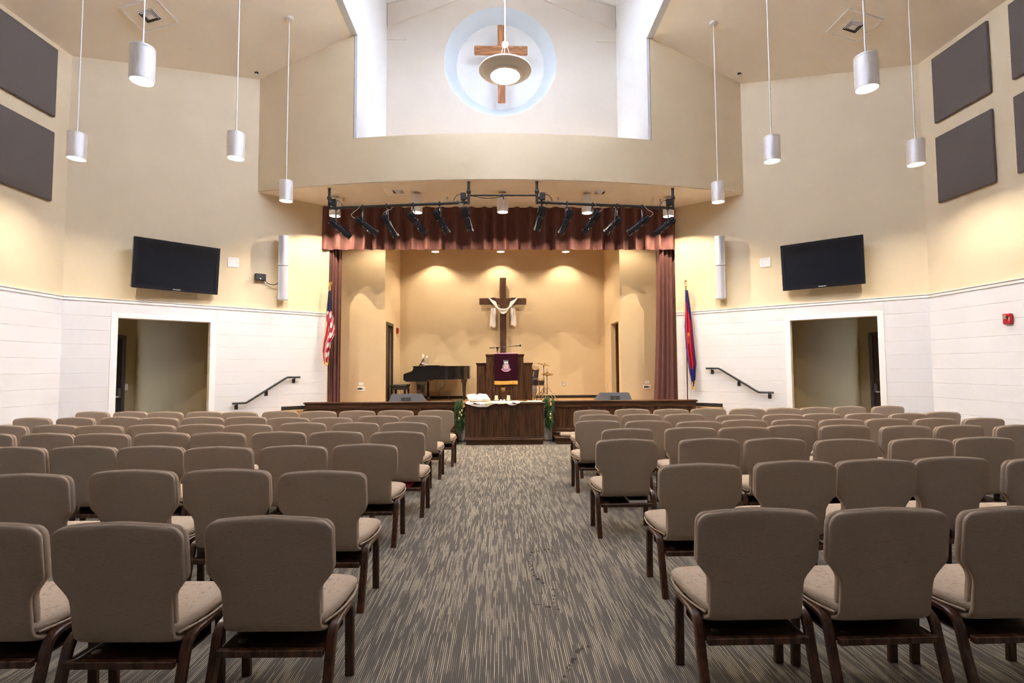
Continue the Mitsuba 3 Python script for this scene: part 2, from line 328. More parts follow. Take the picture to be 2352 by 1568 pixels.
# ceilings, sloping up to the lantern
for side, nm in ((-1, 'left'), (1, 'right')):
    x0, x1 = 7.3, LAN_X
    m = xz([(side*x0, ceil_z(x0)), (side*x1, ceil_z(x1)), (side*x1, ceil_z(x1)+.15), (side*x0, ceil_z(x0)+.15)], REAR_Y-.1, 12.6)
    struct('ceiling_'+nm, f'pale tan ceiling sloping up from the {nm} wall', m, 'ceil')
    # lantern side wall with clerestory windows outside the frame
    lw = sg.box(LAN_Y0, 8.02, ALC_Y, LAN_Z+.1)
    cw = [(.6+1.9*i, 2.25+1.9*i) for i in range(4)]
    zw0, zw1 = (8.75, 10.15) if side < 0 else (8.4, 10.25)
    for a, b in cw: lw = lw.difference(sg.box(a, zw0, b, zw1))
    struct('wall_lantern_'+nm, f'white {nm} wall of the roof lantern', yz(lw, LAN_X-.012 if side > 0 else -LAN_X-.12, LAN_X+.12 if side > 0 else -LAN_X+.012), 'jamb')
    for i, (a, b) in enumerate(cw):
        wk = struct(f'window_{1+i+(0 if side < 0 else 4)}', f'clerestory window in the {nm} lantern wall', None, None)
        x = side*(LAN_X+.06)
        part(wk, 'pane', grid(lambda u, v, a=a, b=b, x=x: (0*u+x, a+(b-a)*u, zw0+(zw1-zw0)*v), 2, 2), 'glass')
        part(wk, 'frame', [box(x-.03, x+.03, a, b, zw0, zw0+.05), box(x-.03, x+.03, a, b, zw1-.05, zw1), box(x-.03, x+.03, a, a+.05, zw0, zw1), box(x-.03, x+.03, b-.05, b, zw0, zw1)], 'white')
    struct('ceiling_lantern_'+nm, f'white {nm} slope of the lantern roof', xz([(side*2.99, LAN_Z-.045), (0, LAN_Z+.91), (0, LAN_Z+1.06), (side*2.99, LAN_Z+.1)], LAN_Y0-.1, ALC_Y+.5), 'alcove_white')
struct('wall_lantern_end', 'end wall of the roof lantern', xz([(-3, 7.9), (3, 7.9), (3, LAN_Z), (0, LAN_Z+1), (-3, LAN_Z)], LAN_Y0-.12, LAN_Y0), 'alcove_white')
struct('ceiling_centre', 'flat ceiling strip behind the lantern', box(-LAN_X-.05, LAN_X+.05, REAR_Y-.1, LAN_Y0, 8.05, 8.2), 'ceil')

# soffit: curved front over the stage, underside, ledge of the cross alcove
SR = (4.93**2+.722**2)/(2*.722)
def sof_y(x): return 9.363+SR-math.sqrt(SR*SR-x*x)
arc = [(x, sof_y(x)) for x in np.linspace(-5.0, 5.0, 61)]
def slab(plan, z0, z1): m = extr(plan, z1-z0); m.apply_translation((0, 0, z0)); return m
struct('soffit', 'curved tan soffit front and underside over the stage', slab(arc+[(B_X+.35, 11.0), (B_X+.02, 11.3), (-B_X-.02, 11.3), (-B_X-.35, 11.0)], SOF_Z, LEDGE_Z), 'tan', smooth=20)
struct('ceiling_soffit', 'added panel under the soffit, paler than its tan to suggest bounced light', slab([(x*.997, y+.012) for x, y in arc]+[(B_X+.3, 11.0), (B_X, 11.02), (-B_X, 11.02), (-B_X-.3, 11.0)], SOF_Z-.012, SOF_Z), 'ceil')  # extra panel in paler paint, stands for light bounced up from the stage
for side, nm in ((-1, 'left'), (1, 'right')):
    pa = [(x, sof_y(x)) for x in np.linspace(LAN_X+.05, 5.0, 24)]
    pl = [(side*x, y) for x, y in pa+[(4.2, 11.0), (LAN_X+.05, 11.3)]]
    m = slab(sg.Polygon(pl), LEDGE_Z-.02, 9.0)
    v = m.vertices; top = v[:, 2] > 8; v[top, 2] = [ceil_z(x)+.1 for x in v[top, 0]]
    struct('soffit_'+nm, f'tan upper soffit front {nm} of the cross alcove', m, 'tan', smooth=20)
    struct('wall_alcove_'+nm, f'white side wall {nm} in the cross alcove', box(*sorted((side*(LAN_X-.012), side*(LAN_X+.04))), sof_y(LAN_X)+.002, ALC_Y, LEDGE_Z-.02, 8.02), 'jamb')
# alcove back wall with splayed round recess
RC, RZ, R0, R1 = -.045, 9.09, 1.385, 1.10
gp = sg.Polygon([(-2.95, LEDGE_Z-.1), (2.95, LEDGE_Z-.1), (2.95, LAN_Z-.03), (0, LAN_Z+.96), (-2.95, LAN_Z-.03)]).difference(sg.Point(RC, RZ).buffer(R0, 48))
ak = struct('wall_alcove_back', 'cream gable wall of the cross alcove', xz(gp, ALC_Y, ALC_Y+.1), 'alcove')
th = np.linspace(0, 2*PI, 97)[:-1]
ring = lambda r, y: np.stack([RC+r*np.cos(th), 0*th+y, RZ+r*np.sin(th)], 1)
part(ak, 'round_recess', [loft([ring(R0, ALC_Y), ring(R1, ALC_Y+.25)], cap=False)], 'recess', smooth=True, label='pale blue splayed ring of the round recess')
part(ak, 'recess_back', loft([ring(R1+.02, ALC_Y+.25), ring(R1+.02, ALC_Y+.3)]), 'recess_back', label='white round back of the recess')
for s in (-1, 1):
    part(ak, 'gable_band', xz([(s*2.82, 9.92), (s*1.05, 10.65), (s*1.05, 10.9), (s*2.82, 10.5)], ALC_Y-.03, ALC_Y), 'alcove')
    part(ak, 'ledge_line', box(*sorted((s*2.82, s*2.35)), ALC_Y-.02, ALC_Y, 9.60, 9.63), 'alcove')

# stage shell
struct('floor_stage', 'wooden stage floor', [slab([(-4.12, 10.68), (4.12, 10.68), (4.05, 10.83), (B_X, 11.02), (4.3, 11.2), (4.3, 14.1), (-4.3, 14.1), (-4.3, 11.2), (-B_X, 11.02), (-4.05, 10.83)], STAGE_Z-.04, STAGE_Z)], 'stage_floor')
wf = struct('wall_stage_front', 'white boarded stage front behind the communion table', box(-4.1, 4.1, 10.70, 10.78, 0, STAGE_Z-.03), 'white')
for i in range(3): part(wf, 'board', box(-1.2, 1.2, 10.68, 10.70, .16+i*.172, .16+i*.172+.168, .003), 'shiplap')
part(wf, 'baseboard', box(-1.2, 1.2, 10.672, 10.70, 0, .155, .004), 'white'); part(wf, 'shoe', box(-1.2, 1.2, 10.665, 10.69, 0, .012), 'black')
struct('wall_stage_back', 'warm tan back wall of the stage', box(-3.2, 3.2, BACK_Y, BACK_Y+.12, .6, 5.2), 'stage_tan')
struct('baseboard_stage_back', 'black baseboard along the stage back wall', box(-2.83, 2.83, BACK_Y-.015, BACK_Y, STAGE_Z, STAGE_Z+.075), 'black')
for side, nm in ((-1, 'left'), (1, 'right')):
    def sx(x0, x1, *a): return box(min(side*x0, side*x1), max(side*x0, side*x1), *a)
    struct('wall_wing_'+nm, f'tan wing wall on the {nm} of the stage', sx(2.83, 4.3, WING_Y, WING_Y+.12, .6, 5.2), 'stage_tan')
    o0, o1 = (12.30, 12.95) if side < 0 else (12.32, 13.15)
    rp = sg.box(WING_Y, .6, BACK_Y+.1, 5.2).difference(sg.box(o0, STAGE_Z, o1, 2.66))
    struct('wall_return_'+nm, f'narrow tan wall with an opening on the {nm} of the stage', yz(rp, 2.83 if side > 0 else -2.95, 2.95 if side > 0 else -2.83), 'stage_tan')
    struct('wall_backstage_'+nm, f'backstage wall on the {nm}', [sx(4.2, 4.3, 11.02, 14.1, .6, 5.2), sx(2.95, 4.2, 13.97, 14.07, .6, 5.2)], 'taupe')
    struct('wall_proscenium_'+nm, f'tan wall end behind the {nm} stage curtain', sx(B_X, 4.3, 11.02, 11.2, .6, 5.2), 'tan')
struct('ceiling_stage', 'tan ceiling over the stage', box(-4.3, 4.3, 11.0, 14.1, SOF_Z, SOF_Z+.1), 'tan')
struct('wall_outer_front', 'outer wall behind the stage lantern', [box(-7.4, -2.9, 12.5, 12.6, 5.2, 8.6), box(2.9, 7.4, 12.5, 12.6, 5.2, 8.6)], 'tan')
dk = struct('door_3', 'dark grey framed door in the left wing wall of the stage', None, None)
part(dk, 'frame', [box(-2.86, -2.81, 12.24, 12.31, STAGE_Z, 2.66), box(-2.86, -2.81, 12.93, 13.0, STAGE_Z, 2.66), box(-2.86, -2.81, 12.24, 13.0, 2.59, 2.66)], 'bronze_frame')
part(dk, 'leaf', box(-2.91, -2.88, 12.31, 12.93, STAGE_Z+.01, 2.59), 'door_brown')
# landings, steps and black skirting beside the stage
for side, nm in ((-1, 'left'), (1, 'right')):
    P = lambda t, out: wpt(side, t*WL, 0, out)[:2]
    lk = struct('steps_'+nm, f'wooden steps and landing up to the stage along the {nm} wall', None, None)
    part(lk, 'landing', slab([P(.78, .02), P(.78, .42), (side*4.13, 10.52), (side*4.13, 10.69), P(.93, .02)], STAGE_Z-.2, STAGE_Z), 'stage_floor')
    for i in range(3):
        t1 = .78-.06*i; part(lk, 'step', slab([P(t1, .02), P(t1, .42), P(t1-.06, .42), P(t1-.06, .02)], 0, STAGE_Z-.1725*(i+1)), 'stage_floor')
    struct('baseboard_'+nm, f'black baseboard on the {nm} wall at the stage landing', on_wall(side, sbox(.785*WL, .93*WL, STAGE_Z, STAGE_Z+.075, .018, .03)), 'black')

# ================================================================ CHAIRS
SH = spline([(0, .88), (.010, .76), (.024, .64), (.040, .52), (.052, .43), (.066, .375), (.105, .350), (.20, .356), (.32, .370), (.43, .386)], 60)
sarc = np.r_[0, np.cumsum(np.linalg.norm(np.diff(SH, axis=0), axis=1))]
tg = np.gradient(SH, axis=0); tg /= np.linalg.norm(tg, axis=1)[:, None]; nrm = np.stack([-tg[:, 1], tg[:, 0]], 1)   # towards the sitter
HW = .284
def half_w(s):
    w = np.interp(s, [0, .235, .255, .29, .325, .345, .50, .60, .75, 2], [HW, HW, .279, .250, .225, .220, .218, .240, .262, .262])
    r = .055
    return w-np.where(s < r, r-np.sqrt(np.maximum(r*r-(r-s)**2, 0)), 0)
def shell(s_rows, tks, off, scale=1.0, n=28):
    th = np.arange(n)/n*2*PI; L = []
    for s, tk in zip(s_rows, tks):
        w = half_w(np.array(s))*scale; x = w*sup(np.cos(th), .28); q = tk/2*sup(np.sin(th), .55)
        ss = s+.026*np.clip(1-s/.25, 0, 1)*(x/HW)**2
        y, z = np.interp(ss, sarc, SH[:, 0]), np.interp(ss, sarc, SH[:, 1]); ny, nz = np.interp(ss, sarc, nrm[:, 0]), np.interp(ss, sarc, nrm[:, 1])
        L.append(np.stack([x, y+ny*(q+off), z+nz*(q+off)], 1))
    return loft(L)
rows_ = [0, .003, .009, .02, .035, .055, .11, .18, .235, .255, .275, .295, .315, .335, .36, .42, .48, .51, .535, .56, .60, .68, .78, .88, .9]
m_back = shell(rows_, [.006, .018, .026, .03]+[.03]*19+[.02, .006], 0)
rc = [.004, .008, .016, .03, .05, .09, .15, .21, .24, .26, .28, .30, .32, .345, .40, .45, .48, .50]
m_cush = shell(rc, [.006, .02, .032, .040, .045]+[.048]*10+[.04, .024, .006], .034, .985)
def seat_mesh():
    th = np.arange(32)/32*2*PI; L = []
    for y in (.045, .05, .07, .11, .2, .3, .38, .43, .455, .468, .472):
        w = np.interp(y, [.045, .05, .07, .2, .38, .43, .455, .468, .472], [.15, .20, .225, .262, .272, .266, .25, .22, .18])
        h = np.interp(y, [.045, .05, .07, .11, .3, .43, .46, .472], [.008, .02, .033, .040, .042, .036, .025, .006])
        zc = np.interp(y, [.045, .2, .47], [.402, .415, .425])
        L.append(np.stack([w*sup(np.cos(th), .42), 0*th+y, zc+h*sup(np.sin(th), .75)], 1))
    return loft(L)
m_seat = seat_mesh()
th = np.arange(33)/32*2*PI
m_pipe = tube(spline([(-.225, .075, .388), (-.262, .2, .388), (-.275, .36, .397), (-.25, .45, .405), (-.1, .478, .41), (.1, .478, .41), (.25, .45, .405), (.275, .36, .397), (.262, .2, .388), (.225, .075, .388)], 40), .006, 6)
def leg_frame(x):
    path = [(.345, 0), (.340, .18), (.336, .31), (.330, .338), (.316, .358), (.29, .367), (.22, .368), (.15, .367), (.115, .36), (.092, .343), (.078, .315), (.05, .20), (.012, .07), (-.012, 0)]
    P = np.array(path); t = np.gradient(P, axis=0); t /= np.linalg.norm(t, axis=1)[:, None]; n = np.stack([-t[:, 1], t[:, 0]], 1); L = []
    for p, q in zip(P, n):
        a, b = p+q*.014, p-q*.014
        if p[1] == 0: a, b = np.array([a[0], 0]), np.array([b[0], 0])
        c = .006
        L.append([(x-.022, *(a*.8+b*.2)), (x-.022+c, *a), (x+.022-c, *a), (x+.022, *(a*.8+b*.2)), (x+.022, *(b*.8+a*.2)), (x+.022-c, *b), (x-.022+c, *b), (x-.022, *(b*.8+a*.2))])
    return loft(L)
m_lf = [leg_frame(-.258), leg_frame(.258)]
m_shelf = cat_([box(-.236, .236, .055, .30, .270, .282), box(-.236, .236, .288, .30, .282, .35), box(-.236, .236, .30, .32, .33, .365)])
m_lip = box(-.236, .236, .026, .055, .258, .290, .004)
m_badge = lathe([(.019, 0), (.019, .002), (.017, .003)], 20, at=(-.165, .12, .2825))
LOCAL = {'backrest': (m_back, 'linen', 35), 'back_cushion': (m_cush, 'linen', 35), 'seat': (m_seat, 'linen', 50), 'seat__piping': (m_pipe, 'linen', True), 'leg_frame': (m_lf[0], 'chair_wood', 30), 'leg_frame_001': (m_lf[1], 'chair_wood', 30),
         'book_shelf': (m_shelf, 'shelf_wood', False), 'book_shelf__shelf_lip': (m_lip, 'chair_wood', False), 'book_shelf__disc': (m_badge, 'chrome', 30)}
PROTO = {k: mikit.ply(m, 'm_'+b, smooth=s) for k, (m, b, s) in LOCAL.items()}
CH = {"L1":[[-1.122,2.295],[-1.728,2.227],[-2.345,2.251]],"L2":[[-1.238,3.3],[-1.891,3.389],[-2.499,3.392],[-3.1,3.30]],"L3":[[-1.269,4.45],[-1.861,4.398],[-2.48,4.372],[-3.096,4.45],[-3.688,4.477],[-4.28,4.465]],
"L4":[[-1.16,5.316],[-1.811,5.366],[-2.412,5.384],[-3.03,5.361],[-3.622,5.392],[-4.214,5.364],[-4.806,5.412],[-5.444,5.448]],"L5":[[-1.258,6.217],[-1.85,6.234],[-2.506,6.272],[-3.098,6.131],[-3.68,6.186],[-4.265,6.182],[-4.85,6.142],[-5.435,6.236],[-6.02,6.231]],
"L6":[[-1.186,7.067],[-1.782,7.107],[-2.374,6.919],[-2.966,6.958],[-3.615,7.126],[-4.20,7.115],[-4.78,7.077],[-5.40,7.23],[-5.99,7.20],[-6.57,7.19]],"L7":[[-1.094,7.965],[-1.731,8.011],[-2.323,7.988],[-2.919,7.967],[-3.523,8.01],[-4.11,7.921],[-4.70,8.029],[-5.31,8.041],[-5.92,8.15],[-6.52,8.165]],
"R1":[[1.083,2.321],[1.682,2.302],[2.3,2.294]],"R2":[[1.252,3.408],[1.947,3.479],[2.539,3.507],[3.131,3.565],[3.723,3.48]],"R3":[[1.056,4.607],[1.817,4.602],[2.416,4.583],[3.008,4.486],[3.695,4.483],[4.322,4.53],[4.914,4.449]],
"R4":[[1.272,5.407],[1.972,5.462],[2.564,5.463],[3.156,5.598],[3.748,5.563],[4.34,5.443],[4.951,5.456],[5.579,5.419]],"R5":[[1.114,6.251],[1.723,6.192],[2.315,6.079],[2.926,6.2],[3.55,6.203],[4.14,6.188],[4.735,6.215],[5.332,6.199],[5.92,6.164]],
"R6":[[1.294,7.053],[1.886,7.04],[2.478,7.026],[3.135,6.85],[3.798,6.883],[4.385,6.95],[4.97,6.914],[5.55,6.872],[6.16,7.022]],"R7":[[1.321,7.773],[1.987,7.922],[2.579,7.845],[3.2,7.934],[3.785,7.859],[4.37,7.887],[4.96,7.979],[5.60,8.115],[6.26,8.14]]}
ORD = ['', 'nearest', 'second', 'third', 'fourth', 'fifth', 'sixth', 'farthest']
NTH = ['on the aisle', 'second from the aisle', 'third from the aisle', 'fourth from the aisle', 'fifth from the aisle', 'sixth from the aisle', 'seventh from the aisle', 'eighth from the aisle', 'ninth from the aisle', 'tenth from the aisle']
chair_at = {}
for k in range(1, 8):
    for sd in 'LR':
        for i, (x, y) in enumerate(CH[f'{sd}{k}']):
            yaw = (-1 if x < 0 else 1)*(1.0+max(0, abs(x)-4.2)*2.6)+rng.uniform(-1.2, 1.2)      # degrees, outer chairs turn in
            c = thing('church_chair', f'beige linen chair, {ORD[k]} row, {"left" if sd == "L" else "right"} block, {NTH[i]}', 'chair', 'upholstered chairs set out in rows')
            tf = T().translate([x, y, 0]).rotate([0, 0, 1], yaw)
            for q, d in PROTO.items(): scene[f'{c}__{q}'] = {**d, 'to_world': tf}
            chair_at[sd, k, i] = (x, y, yaw)
def in_chair(key, m): x, y, a = chair_at[key]; m = cat_(m) if isinstance(m, list) else m.copy(); m.apply_transform(trimesh.transformations.rotation_matrix(math.radians(a), (0, 0, 1))); m.apply_translation((x, y, 0)); return m
def shelf_book(key, x0, x1, label, mcov, mpage):
    b = thing('book', label, 'book')
    part(b, 'cover', in_chair(key, [box(x0, x1, .062, .27, .2835, .2875), box(x0, x1, .062, .27, .313, .317), box(x0, x1, .262, .27, .2875, .313)]), mcov)
    part(b, 'pages', in_chair(key, box(x0+.003, x1-.003, .066, .262, .2875, .313)), mpage)
shelf_book(('R', 3, 0), .03, .20, 'black book with pale page edges on the shelf under a right aisle chair', 'black', 'paper')
shelf_book(('L', 4, 0), -.10, .12, 'red book on the shelf under a left aisle chair', 'red', 'crimson')
one('paper_sheet', 'white paper sheet lying on a seat in the left block', 'paper', in_chair(('L', 4, 3), box(.0, .2, .22, .44, .459, .461)), 'paper')

# ================================================================ LAMPS
def pendant(x, y, label, grp='white cylinder pendant lamps', z0=4.452, h=.36, r=.111):
    zt = ceil_z(x); k = thing('pendant_lamp', label, 'pendant lamp', grp); a = z0+h
    part(k, 'shade', lathe([(r-.010, z0+.012), (r-.008, z0), (r, z0), (r, a-.030), (r-.003, a-.026), (r, a-.024), (r, a-.006), (r-.006, a), (.012, a)], 40, at=(x, y, 0)), 'white_metal', 40)
    part(k, 'rod', cyl((x, y, a-.01), (x, y, zt), .009, 10), 'white_metal', True)
    part(k, 'canopy', lathe([(.075, zt+.03), (.075, zt-.02), (.06, zt-.035), (.02, zt-.04)], 24, at=(x, y, 0)), 'white_metal', 40)
    disc_light(num(k+'__lens'), (x, y, z0+.006), r-.010, 5.0, NEUT)
    spot(k+'_beam', (x, y, z0-.005), PEND_I, NEUT, 70, 46)
for x, y, l in ((-3.72, 5.08, 'large white cylinder pendant nearest the camera on the left'), (3.80, 5.10, 'large white cylinder pendant nearest the camera on the right'),
                (-5.95, 7.01, 'white cylinder pendant hanging farthest left, beside the acoustic panels'), (5.99, 7.07, 'white cylinder pendant hanging farthest right, beside the acoustic panels'),
                (-3.75, 6.97, 'white cylinder pendant above the left television'), (3.81, 6.98, 'white cylinder pendant above the right television, inner of three'),
                (-3.81, 8.77, 'white cylinder pendant on the left nearest the stage'), (3.81, 8.76, 'white cylinder pendant on the right nearest the stage')):
    pendant(x, y, l)
def can(name, x, y, zc, z0, r, I, label, grp, cut, beam, stem=True):
    k = thing(name, label, 'ceiling light', grp); a = zc-.07 if stem else zc
    part(k, 'shade', lathe([(r-.010, z0+.01), (r-.008, z0), (r, z0), (r, a-.006), (r-.006, a), (.012, a)], 36, at=(x, y, 0)), 'white_metal', 40)
    if stem: part(k, 'canopy', [lathe([(.07, zc), (.07, zc-.018), (.05, zc-.03), (.02, zc-.035)], 20, at=(x, y, 0)), cyl((x, y, zc), (x, y, a-.005), .012, 10)], 'grey_metal', 40)
    disc_light(num(k+'__lens'), (x, y, z0+.005), r-.010, 5.0, NEUT)
    spot(k+'_beam', (x, y, z0-.005), I, WARM, cut, beam)
for (x, y), w in zip(((-3.47, 10.33), (-1.75, 10.08), (-.02, 10.04), (1.70, 10.08), (3.44, 10.30)), ('leftmost', 'second from left', 'middle', 'second from right', 'rightmost')):
    can('soffit_light', x, y, SOF_Z, 4.66, .112, SOF_I, f'{w} of five white cylinder lights under the soffit', 'cylinder lights under the soffit', 72, 58)
for x, w in ((-1.78, 'left'), (-.05, 'middle'), (1.68, 'right')):
    can('stage_light', x*1.02, 13.53, SOF_Z, 4.66, .108, STAGE_I, f'{w} of three cylinder downlights over the stage back wall', 'downlights over the stage back wall', 57, 44, False)
for x, w in ((-2.9, 'outer left'), (-1.2, 'inner left'), (1.2, 'inner right'), (2.9, 'outer right')):
    can('stage_light', x, 11.45 if abs(x) > 2 else 12.3, SOF_Z, 4.61, .108, 5.0 if abs(x) > 2 else 9.0, f'{w} of four downlights hidden behind the valance', 'downlights behind the valance', 78, 60, False)
# bowl chandelier in front of the round recess
k = thing('chandelier', 'white bowl pendant with a glowing round lens in front of the upper cross', 'chandelier')
cx, cy, cz = .01, 7.7, 6.105
part(k, 'bowl', lathe([(.245, cz+.004), (.262, cz+.008), (.30, cz+.020), (.36, cz+.044), (.405, cz+.070), (.412, cz+.078), (.405, cz+.081), (.35, cz+.056), (.27, cz+.026), (.245, cz+.012)], 72, at=(cx, cy, 0)), 'offwhite', 50)
part(k, 'lens_ring', lathe([(.232, cz+.01), (.232, cz-.014), (.252, cz-.014), (.272, cz-.006), (.262, cz+.006), (.24, cz+.014)], 64, at=(cx, cy, 0)), 'white_metal', 40)
disc_light(num(k+'__lens'), (cx, cy, cz-.010), .232, 6.0, (1, .97, .92), 48)
part(k, 'louvre', [box(cx+.40*math.cos(t)-.002, cx+.40*math.cos(t)+.002, cy+.40*math.sin(t)-.002, cy+.40*math.sin(t)+.002, cz+.070, cz+.095) for t in np.linspace(0, 2*PI, 91)[:-1]]+[lathe([(.398, cz+.094), (.41, cz+.094), (.41, cz+.101), (.398, cz+.101)], 64, at=(cx, cy, 0))], 'white_metal')
hub = cz+.50
for t in (.4, 2.5, 4.6): part(k, 'stay', cyl((cx+.2*math.cos(t), cy+.2*math.sin(t), cz+.03), (cx+.03*math.cos(t), cy+.03*math.sin(t), hub), .006, 8), 'white_metal', True)
part(k, 'hub', lathe([(.01, hub+.05), (.05, hub+.03), (.055, hub), (.05, hub-.02), (.01, hub-.03)], 24, at=(cx, cy, 0)), 'white_metal', 40)
part(k, 'rod', cyl((cx, cy, hub), (cx, cy, 11.4), .011, 10), 'white_metal', True)
th = np.arange(48)/48*2*PI
scene[num(k+'__uplight')] = mikit.ply(M(np.vstack([[cx, cy, cz+.04], np.stack([cx+.22*np.cos(th), cy+.22*np.sin(th), 0*th+cz+.04], 1)]), [(0, 1+j, 1+(j+1) % 48) for j in range(48)]), 'm_lamp_lens', emitter={'type': 'area', 'radiance': rgb(18*LS, 17*LS, 15.5*LS), 'sampling_weight': 1.0})

# ================================================================ CEILING FITTINGS
def vent(label, c, ux, uy, nrm, half, grp):
    k = thing('ceiling_vent', label, 'vent', grp); c, ux, uy, nrm = map(np.asarray, (c, ux, uy, nrm))
    pl = lambda m: frame_tf(m, c, ux, uy, nrm)
    part(k, 'panel', pl(box(-half, half, -half, half, 0, .012, .004)), 'ceil')
    rim = sg.box(-half, -half, half, half).difference(sg.box(-half+.02, -half+.02, half-.02, half-.02)); part(k, 'frame', pl(extr(rim, .018)), 'white_metal')
    part(k, 'duct', pl(box(-half*.42, half*.42, -half*.42, half*.42, .012, .0135)), 'black')
    for i, a in enumerate((.42, .33, .24, .15)):
        a *= half; b = a-.011
        part(k, 'louvre', pl(loft([np.array([(-a, -a, .012+.004*i), (a, -a, .012+.004*i), (a, a, .012+.004*i), (-a, a, .012+.004*i)]), np.array([(-b, -b, .026+.004*i), (b, -b, .026+.004*i), (b, b, .026+.004*i), (-b, b, .026+.004*i)])], cap=False)), 'white_metal')
    part(k, 'core', pl(box(-.05*half/.29, .05*half/.29, -.05*half/.29, .05*half/.29, .03, .034)), 'white_metal')
sl = math.hypot(1, .318)
for side, nm in ((-1, 'left'), (1, 'right')):
    x = side*(5.645 if side < 0 else 5.76); y = 7.90
    vent(f'square louvred vent in the sloping ceiling on the {nm}', (x, y, ceil_z(x)), (1/sl, 0, -side*.318/sl), (0, 1, 0), (-side*.318/sl, 0, -1/sl), .29, 'ceiling vents')
for x, nm in ((-2.12, 'left'), (1.95, 'right')):
    vent(f'square vent under the soffit, {nm} of centre', (x, 10.02, SOF_Z), (1, 0, 0), (0, 1, 0), (0, 0, -1), .25, 'soffit vents')
def sprinkler(x, y, z, label):
    k = thing('sprinkler_head', label, 'sprinkler', 'sprinkler heads')
    part(k, 'escutcheon', lathe([(.04, z+.01), (.04, z-.006), (.018, z-.014)], 18, at=(x, y, 0)), 'black_metal', 40); part(k, 'deflector', [cyl((x, y, z), (x, y, z-.055), .011, 8), lathe([(.02, z-.055), (.024, z-.058), (.02, z-.062)], 14, at=(x, y, 0))], 'grey_metal')
for x, y, w in ((-3.33, 10.44, 'leftmost'), (-1.17, 10.37, 'left inner'), (1.14, 10.37, 'right inner'), (3.33, 10.46, 'rightmost')): sprinkler(x, y, SOF_Z, f'{w} small sprinkler head under the soffit')
sprinkler(-4.90, 9.86, ceil_z(4.9), 'sprinkler head in the left sloping ceiling at the soffit corner'); sprinkler(4.78, 9.80, ceil_z(4.78), 'sprinkler head in the right sloping ceiling at the soffit corner')

# ================================================================ WALL FITTINGS
for side, y0, y1, z0, z1, l in ((-1, 6.99, 7.94, 5.5, 6.6, 'upper of the two grey acoustic panels on the left wall'), (-1, 6.99, 7.94, 4.16, 5.26, 'lower of the two grey acoustic panels on the left wall'),
        (1, 6.99, 7.94, 5.5, 6.59, 'upper of the two whole grey acoustic panels on the right wall'), (1, 6.99, 7.94, 4.17, 5.26, 'lower of the two whole grey acoustic panels on the right wall'),
        (1, 5.73, 6.68, 5.5, 6.59, 'upper grey acoustic panel cut by the right edge of the photo'), (1, 5.73, 6.68, 4.17, 5.26, 'lower grey acoustic panel cut by the right edge of the photo')):
    k = thing('acoustic_panel', l, 'acoustic panel', 'grey acoustic panels'); x = side*A_X
    part(k, 'face', box(*sorted((x, x-side*.05)), y0, y1, z0, z1, .012), 'panel')
def tv(side, label):
    k = thing('television', label, 'television', 'wall televisions')
    sc, w, h, t = (.352, .498)[0]*WL, 1.30, .86, .095
    if side < 0: sc, zc, tilt, roll, yaw = .352*WL, 3.345, 7, 0, 0
    else: sc, zc, tilt, roll, yaw = .350*WL, 3.395, 7, 0, 0
    o, d, n = wall_frame(side)
    X = d*(1 if np.cross(d, ZUP) @ n > 0 else -1)            # reading direction, so that (X, up, n) is right-handed
    yw = math.radians(-4 if side < 0 else 1)
    Xr = X*math.cos(yw)+n*math.sin(yw); nr = n*math.cos(yw)-X*math.sin(yw)
    ta = math.radians(tilt); U = ZUP*math.cos(ta)+nr*math.sin(ta)*1.0; N = nr*math.cos(ta)-ZUP*math.sin(ta)
    c = wpt(side, sc, zc, .26); pl = lambda m: frame_tf(m, c, Xr, U, N)
    part(k, 'case', pl(box(-w/2, w/2, -h/2, h/2, -t, 0, .012)), 'bezel')
    part(k, 'bezel', pl(extr(sg.box(-w/2, -h/2, w/2, h/2).difference(sg.box(-w/2+.05, -h/2+.055, w/2-.05, h/2-.05)), .012)), 'bezel')
    part(k, 'screen', pl(box(-w/2+.05, w/2-.05, -h/2+.055, h/2-.05, 0, .003)), 'screen')
    tm = meshkit.text_mesh('Panasonic', .018, .001, bold=True); tm.apply_translation((-tm.bounds[:, 0].mean(), -h/2+.018, .0125)); part(k, 'lettering', pl(tm), 'white', label='small white lettering on the lower bezel')
    part(k, 'wall_bracket', [on_wall(side, sbox(sc-.25, sc+.25, zc-.2, zc+.2, 0, .03)), on_wall(side, sbox(sc-.06, sc+.06, zc-.08, zc+.08, .03, .20))], 'black_metal')
tv(-1, 'black television mounted high on the left slanting wall'); tv(1, 'black television mounted high on the right slanting wall')
for side, s, nm in ((-1, .569*WL, 'left'), (1, .579*WL, 'right')):
    k = thing('access_plate', f'square white wall plate beside the {nm} television', 'wall plate', 'white wall plates')
    part(k, 'frame', on_wall(side, extr(sg.box(s-.095, 3.505, s+.095, 3.69).difference(sg.box(s-.062, 3.537, s+.062, 3.658)), .012)), 'white'); part(k, 'door', on_wall(side, sbox(s-.06, s+.06, 3.539, 3.656, 0, .009, .002)), 'white')
